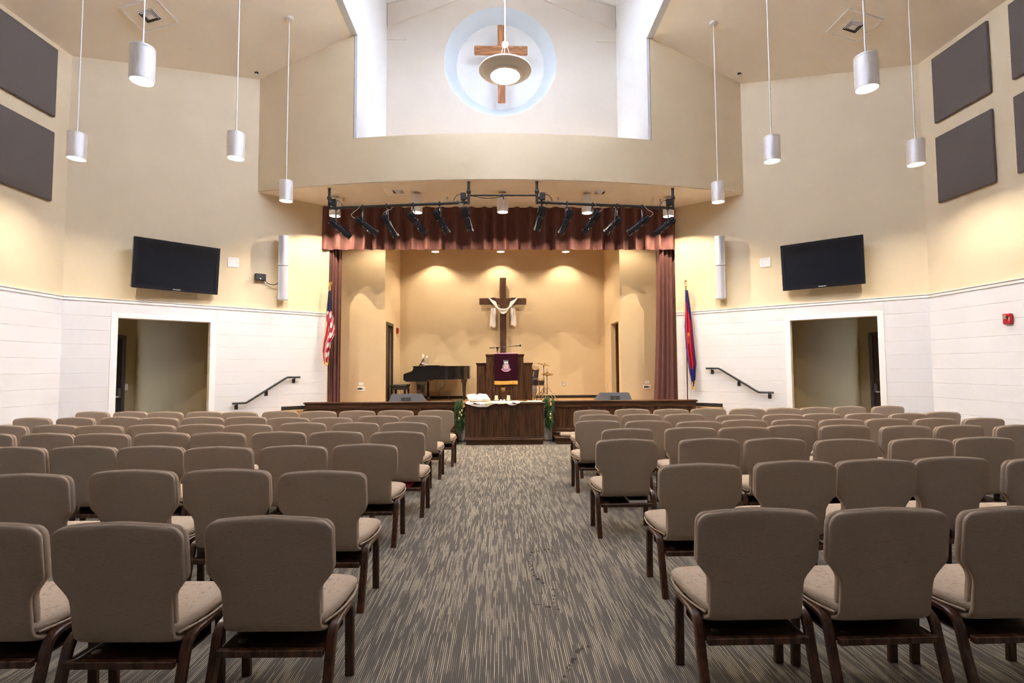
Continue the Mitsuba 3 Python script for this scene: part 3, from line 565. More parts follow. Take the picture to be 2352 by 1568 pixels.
def col_speaker(side, label):
    k = thing('column_speaker', label, 'loudspeaker', 'white column loudspeakers')
    P = wpt(side, (.768 if side < 0 else .765)*WL, 0, .22); f = np.array([.55*-side*.6, -1, -.05]); f = np.array([-side*.35, -.94, 0]); f /= np.linalg.norm(f)
    X = np.cross(ZUP, f)*-1; X = np.cross(f, ZUP); X /= np.linalg.norm(X)
    th = np.linspace(-1, 1, 9)
    prof = [(-.085, -.13), (-.095, .0)]+[(.095*t, .035+.03*(1-t*t)) for t in th]+[(.095, 0), (.085, -.13)]
    def seg(z0, z1, t0, t1):
        L = [[P+X*a+f*(b+t)+ZUP*z for a, b in prof] for z, t in ((z0, t0), (z1, t1))]; return loft(L)
    part(k, 'cabinet', seg(3.61, 4.22, 0, 0), 'speaker_grey', 40); part(k, 'cabinet', seg(2.93, 3.595, -.07, 0), 'speaker_grey', 40)
    gp_ = [(.07*t, .045+.03*(1-t*t)) for t in th]+[(.07, .03), (-.07, .03)]
    part(k, 'grille', [loft([[P+X*a+f*(b+t)+ZUP*z for a, b in gp_] for z, t in zz]) for zz in (((3.63, 0), (4.20, 0)), ((2.95, -.068), (3.575, -.002)))], 'grey_grille', 40)
    q = P-f*.12
    part(k, 'bracket', [tube([q+ZUP*3.62, q+ZUP*3.40], .012), tube([q+ZUP*3.45, wpt(side, .768*WL, 3.45, .0)], .018), cyl(wpt(side, .768*WL, 3.45, 0), wpt(side, .768*WL, 3.45, .02), .05)], 'offwhite')
    return P
col_speaker(-1, 'tall white column loudspeaker on the left front wall'); col_speaker(1, 'tall white column loudspeaker on the right front wall')
k = thing('control_box', 'small black box with a cable beside the left column loudspeaker', 'box')
part(k, 'housing', on_wall(-1, sbox(.657*WL, .702*WL, 3.29, 3.42, .02, .10, .008)), 'black'); part(k, 'knob', on_wall(-1, sbox(.675*WL, .68*WL, 3.31, 3.325, .10, .106)), 'white_metal')
part(k, 'cable', tube(spline([wpt(-1, .700*WL, 3.30, .06), wpt(-1, .715*WL, 3.24, .06), wpt(-1, .735*WL, 3.22, .09), wpt(-1, .75*WL, 3.26, .14)], 14), .007, 6), 'black')
for side, pts, nm in ((-1, ((.573, .88), (.630, .88), (.804, 1.36), (.864, 1.36)), 'left'), (1, ((.557, 1.02), (.621, 1.02), (.794, 1.495), (.854, 1.495)), 'right')):
    k = thing('handrail', f'black metal handrail climbing the {nm} front wall to the stage', 'handrail')
    part(k, 'rail', tube([wpt(side, t*WL, z, .085) for t, z in ((pts[0][0], pts[0][1]), (pts[1][0]-.004, pts[1][1]), (pts[1][0]+.004, pts[1][1]+.012), (pts[2][0]-.004, pts[2][1]-.012), (pts[2][0]+.004, pts[2][1]), (pts[3][0], pts[3][1]))], .021, 12), 'black_metal', 50)
    for t in (pts[0][0]+.02, (pts[1][0]+pts[2][0])/2, pts[3][0]-.025):
        z = np.interp(t, [p[0] for p in pts], [p[1] for p in pts])
        part(k, 'bracket', [tube([wpt(side, t*WL, z-.01, .085), wpt(side, t*WL, z-.05, .08), wpt(side, t*WL, z-.07, .02)], .010, 8), on_wall(side, sbox(t*WL-.03, t*WL+.03, z-.12, z-.03, .018, .026))], 'black_metal')
def strobe(tf, label, lens='chrome'):
    k = thing('fire_alarm', label, 'fire alarm', 'red fire alarms')
    part(k, 'housing', tf(box(-.06, .06, -.075, .075, 0, .05, .012)), 'red'); part(k, 'strobe', tf(box(-.03, .03, .0, .05, .05, .075, .012)), 'chrome')
    t = meshkit.text_mesh('FIRE', .016, .001, bold=True); t.apply_transform(trimesh.transformations.rotation_matrix(PI/2, (0, 0, 1))); t.apply_translation((.05, -.03, .0505)); part(k, 'lettering', tf(t), 'white')
strobe(lambda m: frame_tf(m, (A_X-.018, 6.92, 2.18), (0, -1, 0), (0, 0, 1), (-1, 0, 0)), 'red fire alarm strobe on the white right side wall')
strobe(lambda m: frame_tf(m, (-2.83, 13.49, 2.53), (0, 1, 0), (0, 0, 1), (1, 0, 0)), 'red fire alarm strobe beside the left stage door')
for x, nm in ((-3.38, 'left'), (3.45, 'right')):
    y = WING_Y
    k = thing('blank_plate', f'blank white plate above the audio panel on the {nm} wing wall', 'wall plate', 'blank plates on the wing walls'); part(k, 'plate', box(x-.055, x+.055, y-.008, y, 1.13, 1.2, .002), 'white')
    k = thing('audio_panel', f'white audio connector panel low on the {nm} wing wall', 'connector panel', 'audio panels on the wing walls')
    part(k, 'plate', box(x-.09, x+.09, y-.012, y, 1.0, 1.105, .003), 'white')
    for i in range(3): part(k, 'socket', box(x-.075+.033*i, x-.048+.033*i, y-.016, y-.012, 1.03, 1.075), 'black')
    part(k, 'connector', box(x+.03, x+.05, y-.016, y-.012, 1.035, 1.065), 'black'); part(k, 'connector', box(x+.062, x+.07, y-.016, y-.012, 1.04, 1.07), 'grey_metal')
def outlet(label, tf):
    k = thing('wall_outlet', label, 'wall outlet', 'wall outlets on the stage'); part(k, 'plate', tf(box(-.04, .04, -.065, .065, 0, .008, .002)), 'grey_metal')
    for s in (-1, 1): part(k, 'socket', tf(box(-.018, .018, s*.027-.017, s*.027+.017, .008, .012, .002)), 'white')
outlet('wall outlet with a plug under the grand piano', lambda m: frame_tf(m, (-1.67, BACK_Y, 1.08), (1, 0, 0), (0, 0, 1), (0, -1, 0)))
outlet('wall outlet on the back wall right of the drums', lambda m: frame_tf(m, (1.68, BACK_Y, 1.08), (1, 0, 0), (0, 0, 1), (0, -1, 0)))
outlet('wall outlet on the narrow right stage wall', lambda m: frame_tf(m, (2.83, 13.72, 1.02), (0, -1, 0), (0, 0, 1), (-1, 0, 0)))

# ================================================================ CROSSES
k = thing('wooden_cross', 'brown wooden cross in the round recess high above the stage', 'cross')
y0 = 11.93
part(k, 'upright', box(-.11, .075, y0, y0+.10, 7.98, 9.90, .006), 'oak'); part(k, 'arm', box(-.68, .62, y0-.012, y0+.085, 9.17, 9.365, .006), 'oak_h')
part(k, 'mount', [box(-.38, -.34, y0+.08, ALC_Y+.26, 9.22, 9.26), box(.29, .33, y0+.08, ALC_Y+.26, 9.22, 9.26)], 'grey_metal')
k = thing('stage_cross', 'tall dark wooden cross behind the pulpit', 'cross')
y0 = 13.76
part(k, 'upright', box(-.077, .095, y0, y0+.09, STAGE_Z, 4.0, .005), 'cross_wood'); part(k, 'arm', box(-.64, .645, y0+.006, y0+.084, 3.262, 3.435, .005), 'cross_wood')
for x in (-.59, -.45, .45, .60): part(k, 'hanging_wire', cyl((x, y0+.05, 3.43), (x, y0+.05, SOF_Z), .0016, 5), 'grey_metal')
part(k, 'foot', box(-.3, .32, y0-.25, y0+.15, STAGE_Z, STAGE_Z+.08, .01), 'cross_wood')
k = thing('white_drape', 'white cloth draped over the arms of the dark stage cross', 'drape')
def swag(u, v):
    t = u*2-1; x = t*.30+.012; z = 3.405-.40*(1-np.abs(t)**1.7)-v*(.055+.16*np.abs(t)**3*0+.03)*(1) ; w = v-.5
    z = 3.45-.33*(1-np.abs(t)**2.2)-(v)*.12
    return x+w*(-np.sign(t)*np.abs(t)*.21), y0-.02-.03*np.sin(v*PI*3)-.02*(1-t*t), z-.03*(1-t*t)*(v-.5)
part(k, 'swag', sheet(swag, 40, 9, .006), 'drape', True)
for s, x0, x1, zb in ((-1, -.365, -.19, 2.655), (1, .22, .375, 2.69)):
    def tail(u, v, s=s, x0=x0, x1=x1, zb=zb):
        f = .75+.25*v; xc = (x0+x1)/2-s*.03*(1-v); x = xc+(u-.5)*(x1-x0)*f
        return x, y0+.112+.014*np.sin(u*PI*5+s)*(.4+.6*v), 3.43-(3.43-zb)*v+.02*np.sin(u*7)*v
    part(k, 'tail', sheet(tail, 24, 12, .005), 'drape', True)
    part(k, 'fold', sheet(lambda u, v, x0=x0, x1=x1: ((x0+x1)/2+(u-.5)*.15, y0-.03+.145*v, 3.448+.008*np.sin(v*PI)), 6, 8, .005), 'drape', True)

# ================================================================ CURTAINS
def pleat(x, seed, f=1.0):
    return (np.sin(x*17*f+seed+1.1*np.sin(x*4.3+seed))+.45*np.sin(x*39*f+2*seed)+.25*np.sin(x*7.1+seed*3))
def valance(u, v):
    x = -3.97+7.94*u; a = .046+.026*v
    w = np.sin(2*PI*x/.285+1.5*np.sin(x*2.3)+.6*np.sin(x*5.1+1))
    return x+.012*np.cos(2*PI*x/.285+1.5*np.sin(x*2.3)), 10.955-a*(sup(w, .8)+.22*np.sin(x*41+2*np.sin(x*3))), 5.06-.945*v-.010*v*np.sin(2*PI*x/.285+1.5*np.sin(x*2.3))
k = thing('stage_valance', 'brown velvet valance hanging across the top of the stage opening', 'valance')
part(k, 'cloth', sheet(valance, 620, 9, .006), 'velvet', True)
for s, nm in ((-1, 'left'), (1, 'right')):
    k = thing('stage_curtain', f'brown velvet curtain gathered at the {nm} edge of the stage', 'curtain', 'gathered stage curtains')
    def leg(u, v, s=s):
        if s < 0: xl, xr = -3.87+.01*v, -3.56+.01*v
        else: xl, xr = 3.43-.13*v**2, 3.83
        x = xl+(xr-xl)*u
        return x, 11.10-.03*v+.032*np.sin(u*PI*9+s+.8*np.sin(v*2))+.02*np.sin(u*PI*4+2*s), 4.4-(4.4-STAGE_Z-.01)*v
    part(k, 'cloth', sheet(leg, 90, 20, .005), 'velvet', True)

# ================================================================ STAGE LIGHTING BAR
k = thing('lighting_bar', 'black pipe bar under the soffit carrying the stage spotlights', 'lighting bar')
ZB = 4.675
ends = [((-3.43, 9.86), (-.67, 9.48)), ((.63, 9.46), (3.36, 9.79))]
for a, b in ends:
    part(k, 'pipe', cyl((*a, ZB), (*b, ZB), .027, 14), 'black_metal', 40)
    for p in (a, b):
        part(k, 'hanger', [cyl((*p, SOF_Z), (*p, ZB-.03), .026, 14), lathe([(.03, ZB+.17), (.042, ZB+.185), (.042, ZB+.225), (.03, ZB+.24)], 14, at=(*p, 0)), lathe([(.05, SOF_Z), (.05, SOF_Z-.012)], 14, at=(*p, 0))], 'black_metal', 40)
        sg_ = 1 if p in (ends[0][0], ends[1][0]) else -1; q = .10*(1 if p[0] in (-3.43, .63) else -1)
        part(k, 'junction_box', [box(p[0]+q-.05, p[0]+q+.05, p[1]-.07, p[1]-.01, ZB+.03, ZB+.17, .008), box(p[0]+min(0, q), p[0]+max(0, q), p[1]-.03, p[1]+.0, ZB+.06, ZB+.10)], 'black')
        q2 = q*1.5
        part(k, 'cable', tube(spline([(p[0]+q2, p[1]-.05, ZB+.13), (p[0]+q2*1.7, p[1]-.05, ZB+.08), (p[0]+q2*1.9, p[1]-.04, ZB+.0), (p[0]+q2*1.3, p[1]-.03, ZB+.03)], 12), .006, 6), 'black')
part(k, 'cross_pipe', cyl((-.67, 9.48, ZB+.135), (.63, 9.46, ZB+.135), .016, 12), 'black_metal', 40)
part(k, 'cable', tube(spline([(-.62, 9.47, ZB+.13), (-.4, 9.47, ZB+.085), (-.15, 9.47, ZB+.09), (0, 9.46, ZB+.12)], 16), .007, 6), 'black')
part(k, 'strap', tube(spline([(-.02, 9.45, ZB+.15), (-.01, 9.44, ZB+.09), (.0, 9.44, ZB+.05)], 8), .012, 6), 'black')
SP = [(-3.293, -3.399, 4.408, -3.023, 4.123), (-2.749, -2.871, 4.432, -2.488, 4.171), (-2.269, -2.335, 4.481, -2.098, 4.084), (-1.749, -1.819, 4.498, -1.536, 4.133), (-1.232, -1.318, 4.532, -1.082, 4.125), (-.768, -.753, 4.565, -.643, 4.142),
      (.72, .735, 4.585, .629, 4.152), (1.212, 1.29, 4.538, 1.095, 4.112), (1.718, 1.831, 4.523, 1.548, 4.145), (2.2, 2.261, 4.419, 1.993, 4.162), (2.713, 2.837, 4.461, 2.456, 4.17), (3.25, 3.366, 4.446, 2.991, 4.163)]
SW = ['first', 'second', 'third', 'fourth', 'fifth', 'sixth', 'seventh', 'eighth', 'ninth', 'tenth', 'eleventh', 'twelfth']
for i, (xc, xa, za, xb, zb) in enumerate(SP):
    (ax, ay), (bx, by) = ends[0] if xc < 0 else ends[1]
    yb = ay+(by-ay)*(xc-ax)/(bx-ax)
    k = thing('stage_spotlight', f'black stage spotlight on the bar, {SW[i]} of twelve counted from the left', 'spotlight', 'stage spotlights on the bar')
    A, B = np.array([xa, yb-.06, za]), np.array([xb, yb+.09, zb]); ax_ = (B-A)/np.linalg.norm(B-A); Lh = np.linalg.norm(B-A); tx = A+ax_*Lh*.30
    body = lathe([(.030, 0), (.055, .01), (.060, .05), (.060, .19), (.066, .20), (.066, .215), (.056, .22), (.058, .24), (.058, Lh-.05), (.068, Lh-.045), (.070, Lh), (.060, Lh), (.058, Lh-.02)], 10)
    bm = trimesh.geometry.align_vectors((0, 0, 1), ax_); body.apply_transform(bm); body.apply_translation(A)
    part(k, 'barrel', body, 'spot_metal', 25)
    fins = cat_([box(-.073, .073, -.004, .004, .03, .18).apply_transform(trimesh.transformations.rotation_matrix(a, (0, 0, 1))) for a in (0, PI/4, PI/2, 3*PI/4)]+
                [box(-.064, .064, -.003, .003, .24, Lh-.06).apply_transform(trimesh.transformations.rotation_matrix(a, (0, 0, 1))) for a in (.3, 1.1, 1.9, 2.7)]); fins.apply_transform(bm); fins.apply_translation(A)
    part(k, 'fin', fins, 'spot_metal')
    ln = lathe([(.055, Lh-.012), (.055, Lh-.008)], 20); ln.apply_transform(bm); ln.apply_translation(A); part(k, 'lens', ln, 'screen')
    sd = np.cross(ax_, ZUP); sd /= np.linalg.norm(sd); pt = np.array([xc, yb, ZB])
    top = pt-ZUP*.085
    part(k, 'yoke', [tube([tx+sd*.078, (tx+sd*.078)*.55+(top+sd*.078)*.45+0*ZUP, top+sd*.07, top-sd*.07, (tx-sd*.078)*.55+(top-sd*.078)*.45, tx-sd*.078], .009, 6)], 'black_metal')
    part(k, 'knob', cyl(tx-sd*.09, tx+sd*.09, .022, 12), 'black_metal', 40)
    part(k, 'clamp', [box(xc-.018, xc+.018, yb-.036, yb+.036, ZB-.045, ZB+.036, .008), cyl(pt-ZUP*.03, top, .011, 8)], 'black_metal')
    part(k, 'tag', box(xc-.010, xc+.010, yb-.016, yb-.012, ZB-.20, ZB-.10), 'paper', label='small white label')
    s = 1 if i % 2 else -1
    part(k, 'cable', tube(spline([A+ax_*.02, A+np.array([-.07*s, -.03, .06]), pt+np.array([-.10*s, -.03, -.06]), pt+np.array([-.05*s, -.03, .02])], 16), .005, 6), 'grey_metal' if i % 3 else 'black')
    part(k, 'handle', [tube([tx+ax_*.12-ZUP*.06+sd*.02, tx+ax_*.12-ZUP*.10+sd*.03], .006, 6), tube([tx+ax_*.16-ZUP*.05-sd*.02, tx+ax_*.17-ZUP*.095-sd*.03], .006, 6)], 'grey_metal')

# ================================================================ STAGE RAIL, KNEELERS, TABLE
RY = 10.55
for x0, x1, nm in ((-4.10, -.96, 'left'), (1.0, 4.02, 'right')):
    k = thing('altar_rail', f'panelled dark wood altar rail on the {nm} of the communion table', 'altar rail')
    part(k, 'board', box(x0, x1, RY+.03, RY+.09, 0, .80), 'rail_wood')
    part(k, 'cap', [box(x0-.03, x1+.03, RY-.03, RY+.12, .805, .84, .007), box(x0-.01, x1+.01, RY-.01, RY+.10, .785, .805, .005)], 'dark_wood_h', label='dark top cap')
    part(k, 'top_rail', box(x0, x1, RY, RY+.03, .70, .79, .003), 'dark_wood_h'); part(k, 'bottom_rail', box(x0, x1, RY, RY+.03, .14, .26, .003), 'dark_wood_h')
    n = 4; w = .07
    for i in range(n+1):
        xs = x0+(x1-x0-w)*i/n; part(k, 'stile', box(xs, xs+w, RY, RY+.03, .26, .70, .003), 'rail_wood')
    for i in range(n):
        xa, xb = x0+(x1-x0-w)*i/n+w, x0+(x1-x0-w)*(i+1)/n
        part(k, 'bead', extr(sg.box(xa, .26, xb, .70).difference(sg.box(xa+.012, .272, xb-.012, .688)), .012).apply_transform(np.array([[1, 0, 0, 0], [0, 0, -1, RY+.03], [0, 1, 0, 0], [0, 0, 0, 1.0]])), 'dark_wood_h')
    k = thing('kneeler', f'dark wood kneeler with a beige pad in front of the {nm} altar rail', 'kneeler')
    e0, e1 = (x0, x1) if nm == 'right' else (x0, x1)
    part(k, 'base', box(e0+.04, e1-.04, RY-.40, RY-.01, 0, .11, .004), 'dark_wood_h'); part(k, 'ledge', box(e0, e1, RY-.44, RY-.005, .11, .145, .008), 'dark_wood_h')
    part(k, 'riser', box(e0+.05, e1-.05, RY-.12, RY-.004, .145, .21, .008), 'dark_wood_h')
    part(k, 'pad', box(e0+.12, e1-.12, RY-.40, RY-.13, .145, .21, .02), 'linen', 40)
TX0, TX1, TY0, TY1, TZ = -.785, .785, 10.13, 10.62, .835
k = thing('communion_table', 'dark wood communion table in the aisle with carved lettering on its front', 'altar table')
part(k, 'body', box(TX0, TX1, TY0, TY1, .13, TZ-.045, .006), 'dark_wood'); part(k, 'top', [box(TX0-.03, TX1+.03, TY0-.03, TY1+.03, TZ-.03, TZ, .008), box(TX0-.012, TX1+.012, TY0-.012, TY1+.012, TZ-.05, TZ-.03, .005)], 'dark_wood_h')
part(k, 'plinth', box(TX0+.02, TX1-.02, TY0+.02, TY1-.02, 0, .09), 'dark_wood_h'); part(k, 'moulding', [box(TX0-.03, TX1+.03, TY0-.03, TY1+.03, .088, .125, .008), box(TX0-.012, TX1+.012, TY0-.012, TY1+.012, .125, .15, .006)], 'dark_wood_h')
t = meshkit.text_mesh('HOLINESS UNTO THE LORD', .055, .004, bold=False); w = np.ptp(t.bounds[:, 0]); t.apply_scale([1.22/w, 1, 1]); t.apply_translation((-t.bounds[:, 0].mean(), 0, 0))
part(k, 'lettering', frame_tf(t, (.0, TY0, .695), (1, 0, 0), (0, 0, 1), (0, -1, 0)), 'black', label='dark carved lettering')
def drape(xa, xb, y_off, hang, seed, t, wav):
    def fn(u, v):
        x = xa+(xb-xa)*u; s = v*(TY1-TY0-.06+hang(x))            # length along the cloth from back to front
        L = TY1-TY0-.04; z0 = TZ+.004+y_off+.012*np.maximum(0, np.sin(x*13+seed+3*v))*np.sin(v*PI)
        over = np.maximum(0, s-L)
        y = np.where(over > 0, TY0-.036-.012*np.sin(x*24+seed)-y_off, TY1-.03-s-.0); y = np.where(over > 0, y, np.maximum(y, TY0-.036-y_off))
        return x+.01*np.sin(v*9+seed), y, z0-over
    return sheet(fn, 90, 30, t)
k = one('white_tablecloth', 'white cloth under the ivory one, hanging in scallops over the table front', 'tablecloth', drape(-.78, .30, 0, lambda x: .03+.075*np.abs(np.sin((x+.78)*5.2))*(x < -.1)+.05*np.maximum(0, np.sin((x-.02)*12))*(x > .02)*(x < .28), 0, .003, 1), 'cloth_white', True)
k = one('ivory_tablecloth', 'sheer ivory cloth rumpled over the communion table', 'tablecloth', drape(-.70, .76, .006, lambda x: .012+.10*np.exp(-((x+.38)/.14)**2)+.04*np.exp(-((x+.05)/.2)**2), 2.1, .003, 1), 'cloth_ivory', True)
# open bible
k = thing('open_book', 'large open book lying at the left end of the communion table', 'book')
def bk(m):
    m = cat_(m) if isinstance(m, list) else m; m.apply_transform(trimesh.transformations.rotation_matrix(.30, (0, 0, 1))@trimesh.transformations.rotation_matrix(.30, (1, 0, 0))); m.apply_translation((-.53, 10.36, TZ+.075)); return m
def pg(s):
    pr_ = [(0, .012)]+[(s*x, .012+.045*math.sin(min(1, x/.06)*PI/2)*(1-.55*x/.21)) for x in np.linspace(.01, .21, 12)]+[(s*.21, .0), (0, .0)]
    return xz(pr_, -.15, .15)
part(k, 'cover', bk(box(-.22, .22, -.155, .155, -.006, 0)), 'page_edge'); part(k, 'pages', bk([pg(-1)]), 'paper', 30); part(k, 'pages', bk([pg(1)]), 'paper', 30)
part(k, 'support', hull([(-.70, 10.28, TZ+.014), (-.40, 10.28, TZ+.014), (-.70, 10.55, TZ+.014), (-.40, 10.55, TZ+.014), (-.68, 10.54, TZ+.08), (-.42, 10.54, TZ+.08), (-.6, 10.3, TZ+.02)]), 'page_edge')
for x, nm in ((-.165, 'left'), (.085, 'right')):
    k = thing('pillar_candle', f'cream pillar candle on a white dish, {nm} of the two on the table', 'candle', 'pillar candles on the communion table')
    part(k, 'wax', box(x-.033, x+.033, 10.42, 10.486, TZ+.045, TZ+.125, .006), 'candle'); part(k, 'wick', cyl((x, 10.453, TZ+.125), (x, 10.453, TZ+.137), .002, 6), 'black')
    part(k, 'dish', lathe([(.03, TZ+.012), (.032, TZ+.02), (.02, TZ+.03), (.05, TZ+.042), (.056, TZ+.047), (.03, TZ+.046)], 24, at=(x, 10.453, 0)), 'cloth_white', 40)
for x, nm in ((-.07, 'left'), (-.005, 'right')):
    one('small_cup', f'small white cup between the candles, {nm} of two', 'cup', lathe([(.012, TZ+.014), (.02, TZ+.03), (.021, TZ+.044), (.017, TZ+.044), (.01, TZ+.02)], 18, at=(x, 10.45, 0)), 'cloth_white', 40, 'small cups on the communion table')
one('offering_plate', 'flat brass plate on the right half of the communion table', 'plate', lathe([(.07, TZ+.02), (.10, TZ+.026), (.12, TZ+.034), (.10, TZ+.03), (.02, TZ+.026)], 32, at=(.38, 10.42, 0)), 'brass', 40)
# garlands on both sides of the table
for x, nm, zt, zb, fl in ((-.885, 'left', .90, .34, ((-.90, .62), (-.87, .57), (-.92, .50), (-.86, .66))), (.905, 'right', .95, .36, ((.935, .57), (.93, .50)))):
    R = random.Random(11 if x < 0 else 12)
    k = thing('fern_garland', f'green fern garland hanging at the {nm} end of the communion table', 'garland', 'fern garlands')
    L = []
    for i in range(80):
        f = i/79; z = zt-(zt-zb)*f; wd = .095*(1-.4*f); b = np.array([x+R.uniform(-wd, wd), 10.44+R.uniform(-.10, .10)*(1-.3*f), z]); a = R.uniform(0, 2*PI)
        d = np.array([.5*math.cos(a), .5*math.sin(a), -.9-R.uniform(0, .6)]); d /= np.linalg.norm(d); ln = R.uniform(.12, .20); sd = np.cross(d, (math.sin(a), -math.cos(a), .3)); sd /= np.linalg.norm(sd)
        for q in np.linspace(.1, 1, 8):
            c = b+d*ln*q
            for s in (-1, 1):
                tip = c+s*sd*.050*(1.15-q)+d*.03; L.append(M([c-d*.009, c+d*.013, tip, c+np.cross(d, sd)*.003], [(0, 1, 2), (0, 2, 3), (1, 3, 2), (0, 3, 1)]))
        L.append(tube([b, b+d*ln], .0015, 4))
    kk = part(k, 'frond', L, 'leaf'); labels[kk] = {'label': 'green fern fronds', 'kind': 'stuff'}
    part(k, 'stem', tube(spline([(x, 10.44, zt), (x, 10.42, (zt+zb)/2), (x, 10.44, zb)], 10), .006, 6), 'leaf')
    for fx, fz in fl: part(k, 'flower', lathe([(.004, -.02), (.016, 0), (.02, .02), (.008, .03)], 10, at=(fx, 10.33, fz)), 'flower', 40)
one('garland_lead', 'thin dark cord hanging from the left garland to the floor', 'cord', tube(spline([(-.875, 10.42, .50), (-.87, 10.38, .3), (-.89, 10.37, .1), (-.88, 10.36, .006)], 14), .004, 6), 'black')

# ================================================================ PULPIT
k = thing('pulpit', 'stepped dark wood pulpit on the stage with a purple banner', 'pulpit')
PY = 11.58
for x0, x1, zt, yf in ((-.62, -.39, 1.645, PY+.06), (.45, .655, 1.645, PY+.06), (-.40, .455, 1.84, PY)):
    part(k, 'panel', box(x0, x1, yf, yf+.42, STAGE_Z, zt-.03, .004), 'dark_wood'); part(k, 'cap', [box(x0-.02, x1+.02, yf-.025, yf+.44, zt-.03, zt, .006), box(x0-.008, x1+.008, yf-.012, yf+.43, zt-.05, zt-.03, .004)], 'dark_wood_h')
part(k, 'emblem', [lathe([(.0, 0), (.05, .004), (.055, 0)], 5, axis=(0, -1, 0), at=(-.015, PY, 1.03)), hull([(-.075, PY, 1.085), (.05, PY, 1.085), (-.012, PY, 1.04), (-.012, PY-.015, 1.07)])], 'brass', label='small bronze emblem')
k = thing('pulpit_banner', 'dark purple banner with gold fringe and crest on the pulpit', 'banner')
bx0, bx1 = -.215, .325
part(k, 'cloth', sheet(lambda u, v: (bx0+(bx1-bx0)*u, PY-.034-.006*np.sin(u*9+v*3)*v, 1.85-.62*v), 24, 16, .005), 'purple', True)
part(k, 'top_fold', [sheet(lambda u, v: (bx0+(bx1-bx0)*u, PY-.034+.36*v, 1.852+.012*np.sin(v*PI)+.014*v+.004*np.sin(u*14)*v), 18, 6, .004)], 'pink', True, label='purple banner fold on the pulpit top, coloured pink as if lit')  # same purple cloth, the light on its top is put into the colour
part(k, 'fringe', sheet(lambda u, v: (bx0+.004+(bx1-bx0-.012)*u, PY-.040-.003*np.sin(u*220)-.003*np.sin(u*9), 1.232-.083*v-.004*np.sin(u*5)), 160, 4, .004), 'gold', True, label='gold fringe')
CXc, CZc, YB = .052, 1.555, PY-.046
fl = lambda m, y=YB: frame_tf(m, (CXc, y, CZc), (1, 0, 0), (0, 0, 1), (0, -1, 0))
pt = lambda r, n=40: sg.Point(0, 0).buffer(r, n)
part(k, 'crest', [fl(extr(pt(.078).difference(pt(.070)), .004)), fl(extr(pt(.058).difference(pt(.050)), .004))], 'lilac')
part(k, 'crest_field', fl(extr(pt(.078), .002)), 'navy'); part(k, 'crest_centre', fl(extr(sg.Polygon([(0, .058), (.034, .03), (.05, -.01), (.034, -.036), (0, -.05), (-.034, -.036), (-.05, -.01), (-.034, .03)]), .004)), 'cloth_white')
tm = meshkit.text_mesh('S', .07, .003, bold=True); tm.apply_translation((-tm.bounds[:, 0].mean(), -tm.bounds[:, 1].mean(), .004)); part(k, 'crest_letter', fl(tm), 'crimson')
part(k, 'crown', [fl(extr([(-.045, .075), (.045, .075), (.052, .115), (-.052, .115)], .004))]+[fl(extr([(x-.004, .112), (x+.004, .112), (x*1.35+.001, .155), (x*1.35-.001, .155)], .003)) for x in (-.045, -.027, -.009, .009, .027, .045)], 'lilac')
an = np.linspace(PI*1.19, PI*1.81, 24)
part(k, 'ribbon', fl(extr([(.13*math.cos(a), .02+.13*math.sin(a)) for a in an]+[(.10*math.cos(a), .02+.10*math.sin(a)) for a in an[::-1]], .004)), 'pink')
part(k, 'ribbon_edge', fl(extr([(.136*math.cos(a), .02+.136*math.sin(a)) for a in an]+[(.13*math.cos(a), .02+.13*math.sin(a)) for a in an[::-1]], .005)), 'lilac')
k = thing('microphone_stand', 'black boom microphone stand behind the pulpit', 'microphone stand')
MY = 12.24
part(k, 'pole', [cyl((-.145, MY, STAGE_Z+.02), (-.145, MY, 2.02), .010, 10), cyl((-.145, MY, 1.95), (-.145, MY, 2.0), .018, 10)], 'black_metal'); part(k, 'base', lathe([(.13, STAGE_Z), (.13, STAGE_Z+.012), (.03, STAGE_Z+.03)], 28, at=(-.145, MY, 0)), 'black_metal', 40)
part(k, 'boom', [cyl((-.335, MY-.01, 2.01), (.30, MY-.05, 2.055), .007, 8), cyl((-.335, MY-.01, 2.01), (-.22, MY-.015, 2.018), .012, 8), box(-.18, -.11, MY-.03, MY, 2.0, 2.035, .006)], 'black_metal')
part(k, 'microphone', [cyl((.28, MY-.05, 2.053), (.40, MY-.06, 2.064), .012, 10), trimesh.creation.icosphere(2, .026).apply_translation((.405, MY-.06, 2.064))], 'black', 40)
k = thing('acrylic_lectern', 'clear acrylic stand in front of the stage cross above the pulpit', 'lectern')
AY = 12.46
part(k, 'sheet', [grid(lambda u, v: (-.07+.13*u, 0*u+AY, STAGE_Z+.02+1.52*v), 2, 2), grid(lambda u, v: (.06+.07*u, AY+.16*u, STAGE_Z+.02+1.52*v), 2, 2), grid(lambda u, v: (-.07+0*u, AY+.16*u, STAGE_Z+.02+1.52*v), 2, 2)], 'acrylic')
part(k, 'base', box(-.12, .18, AY-.05, AY+.22, STAGE_Z, STAGE_Z+.02, .004), 'grey_metal')

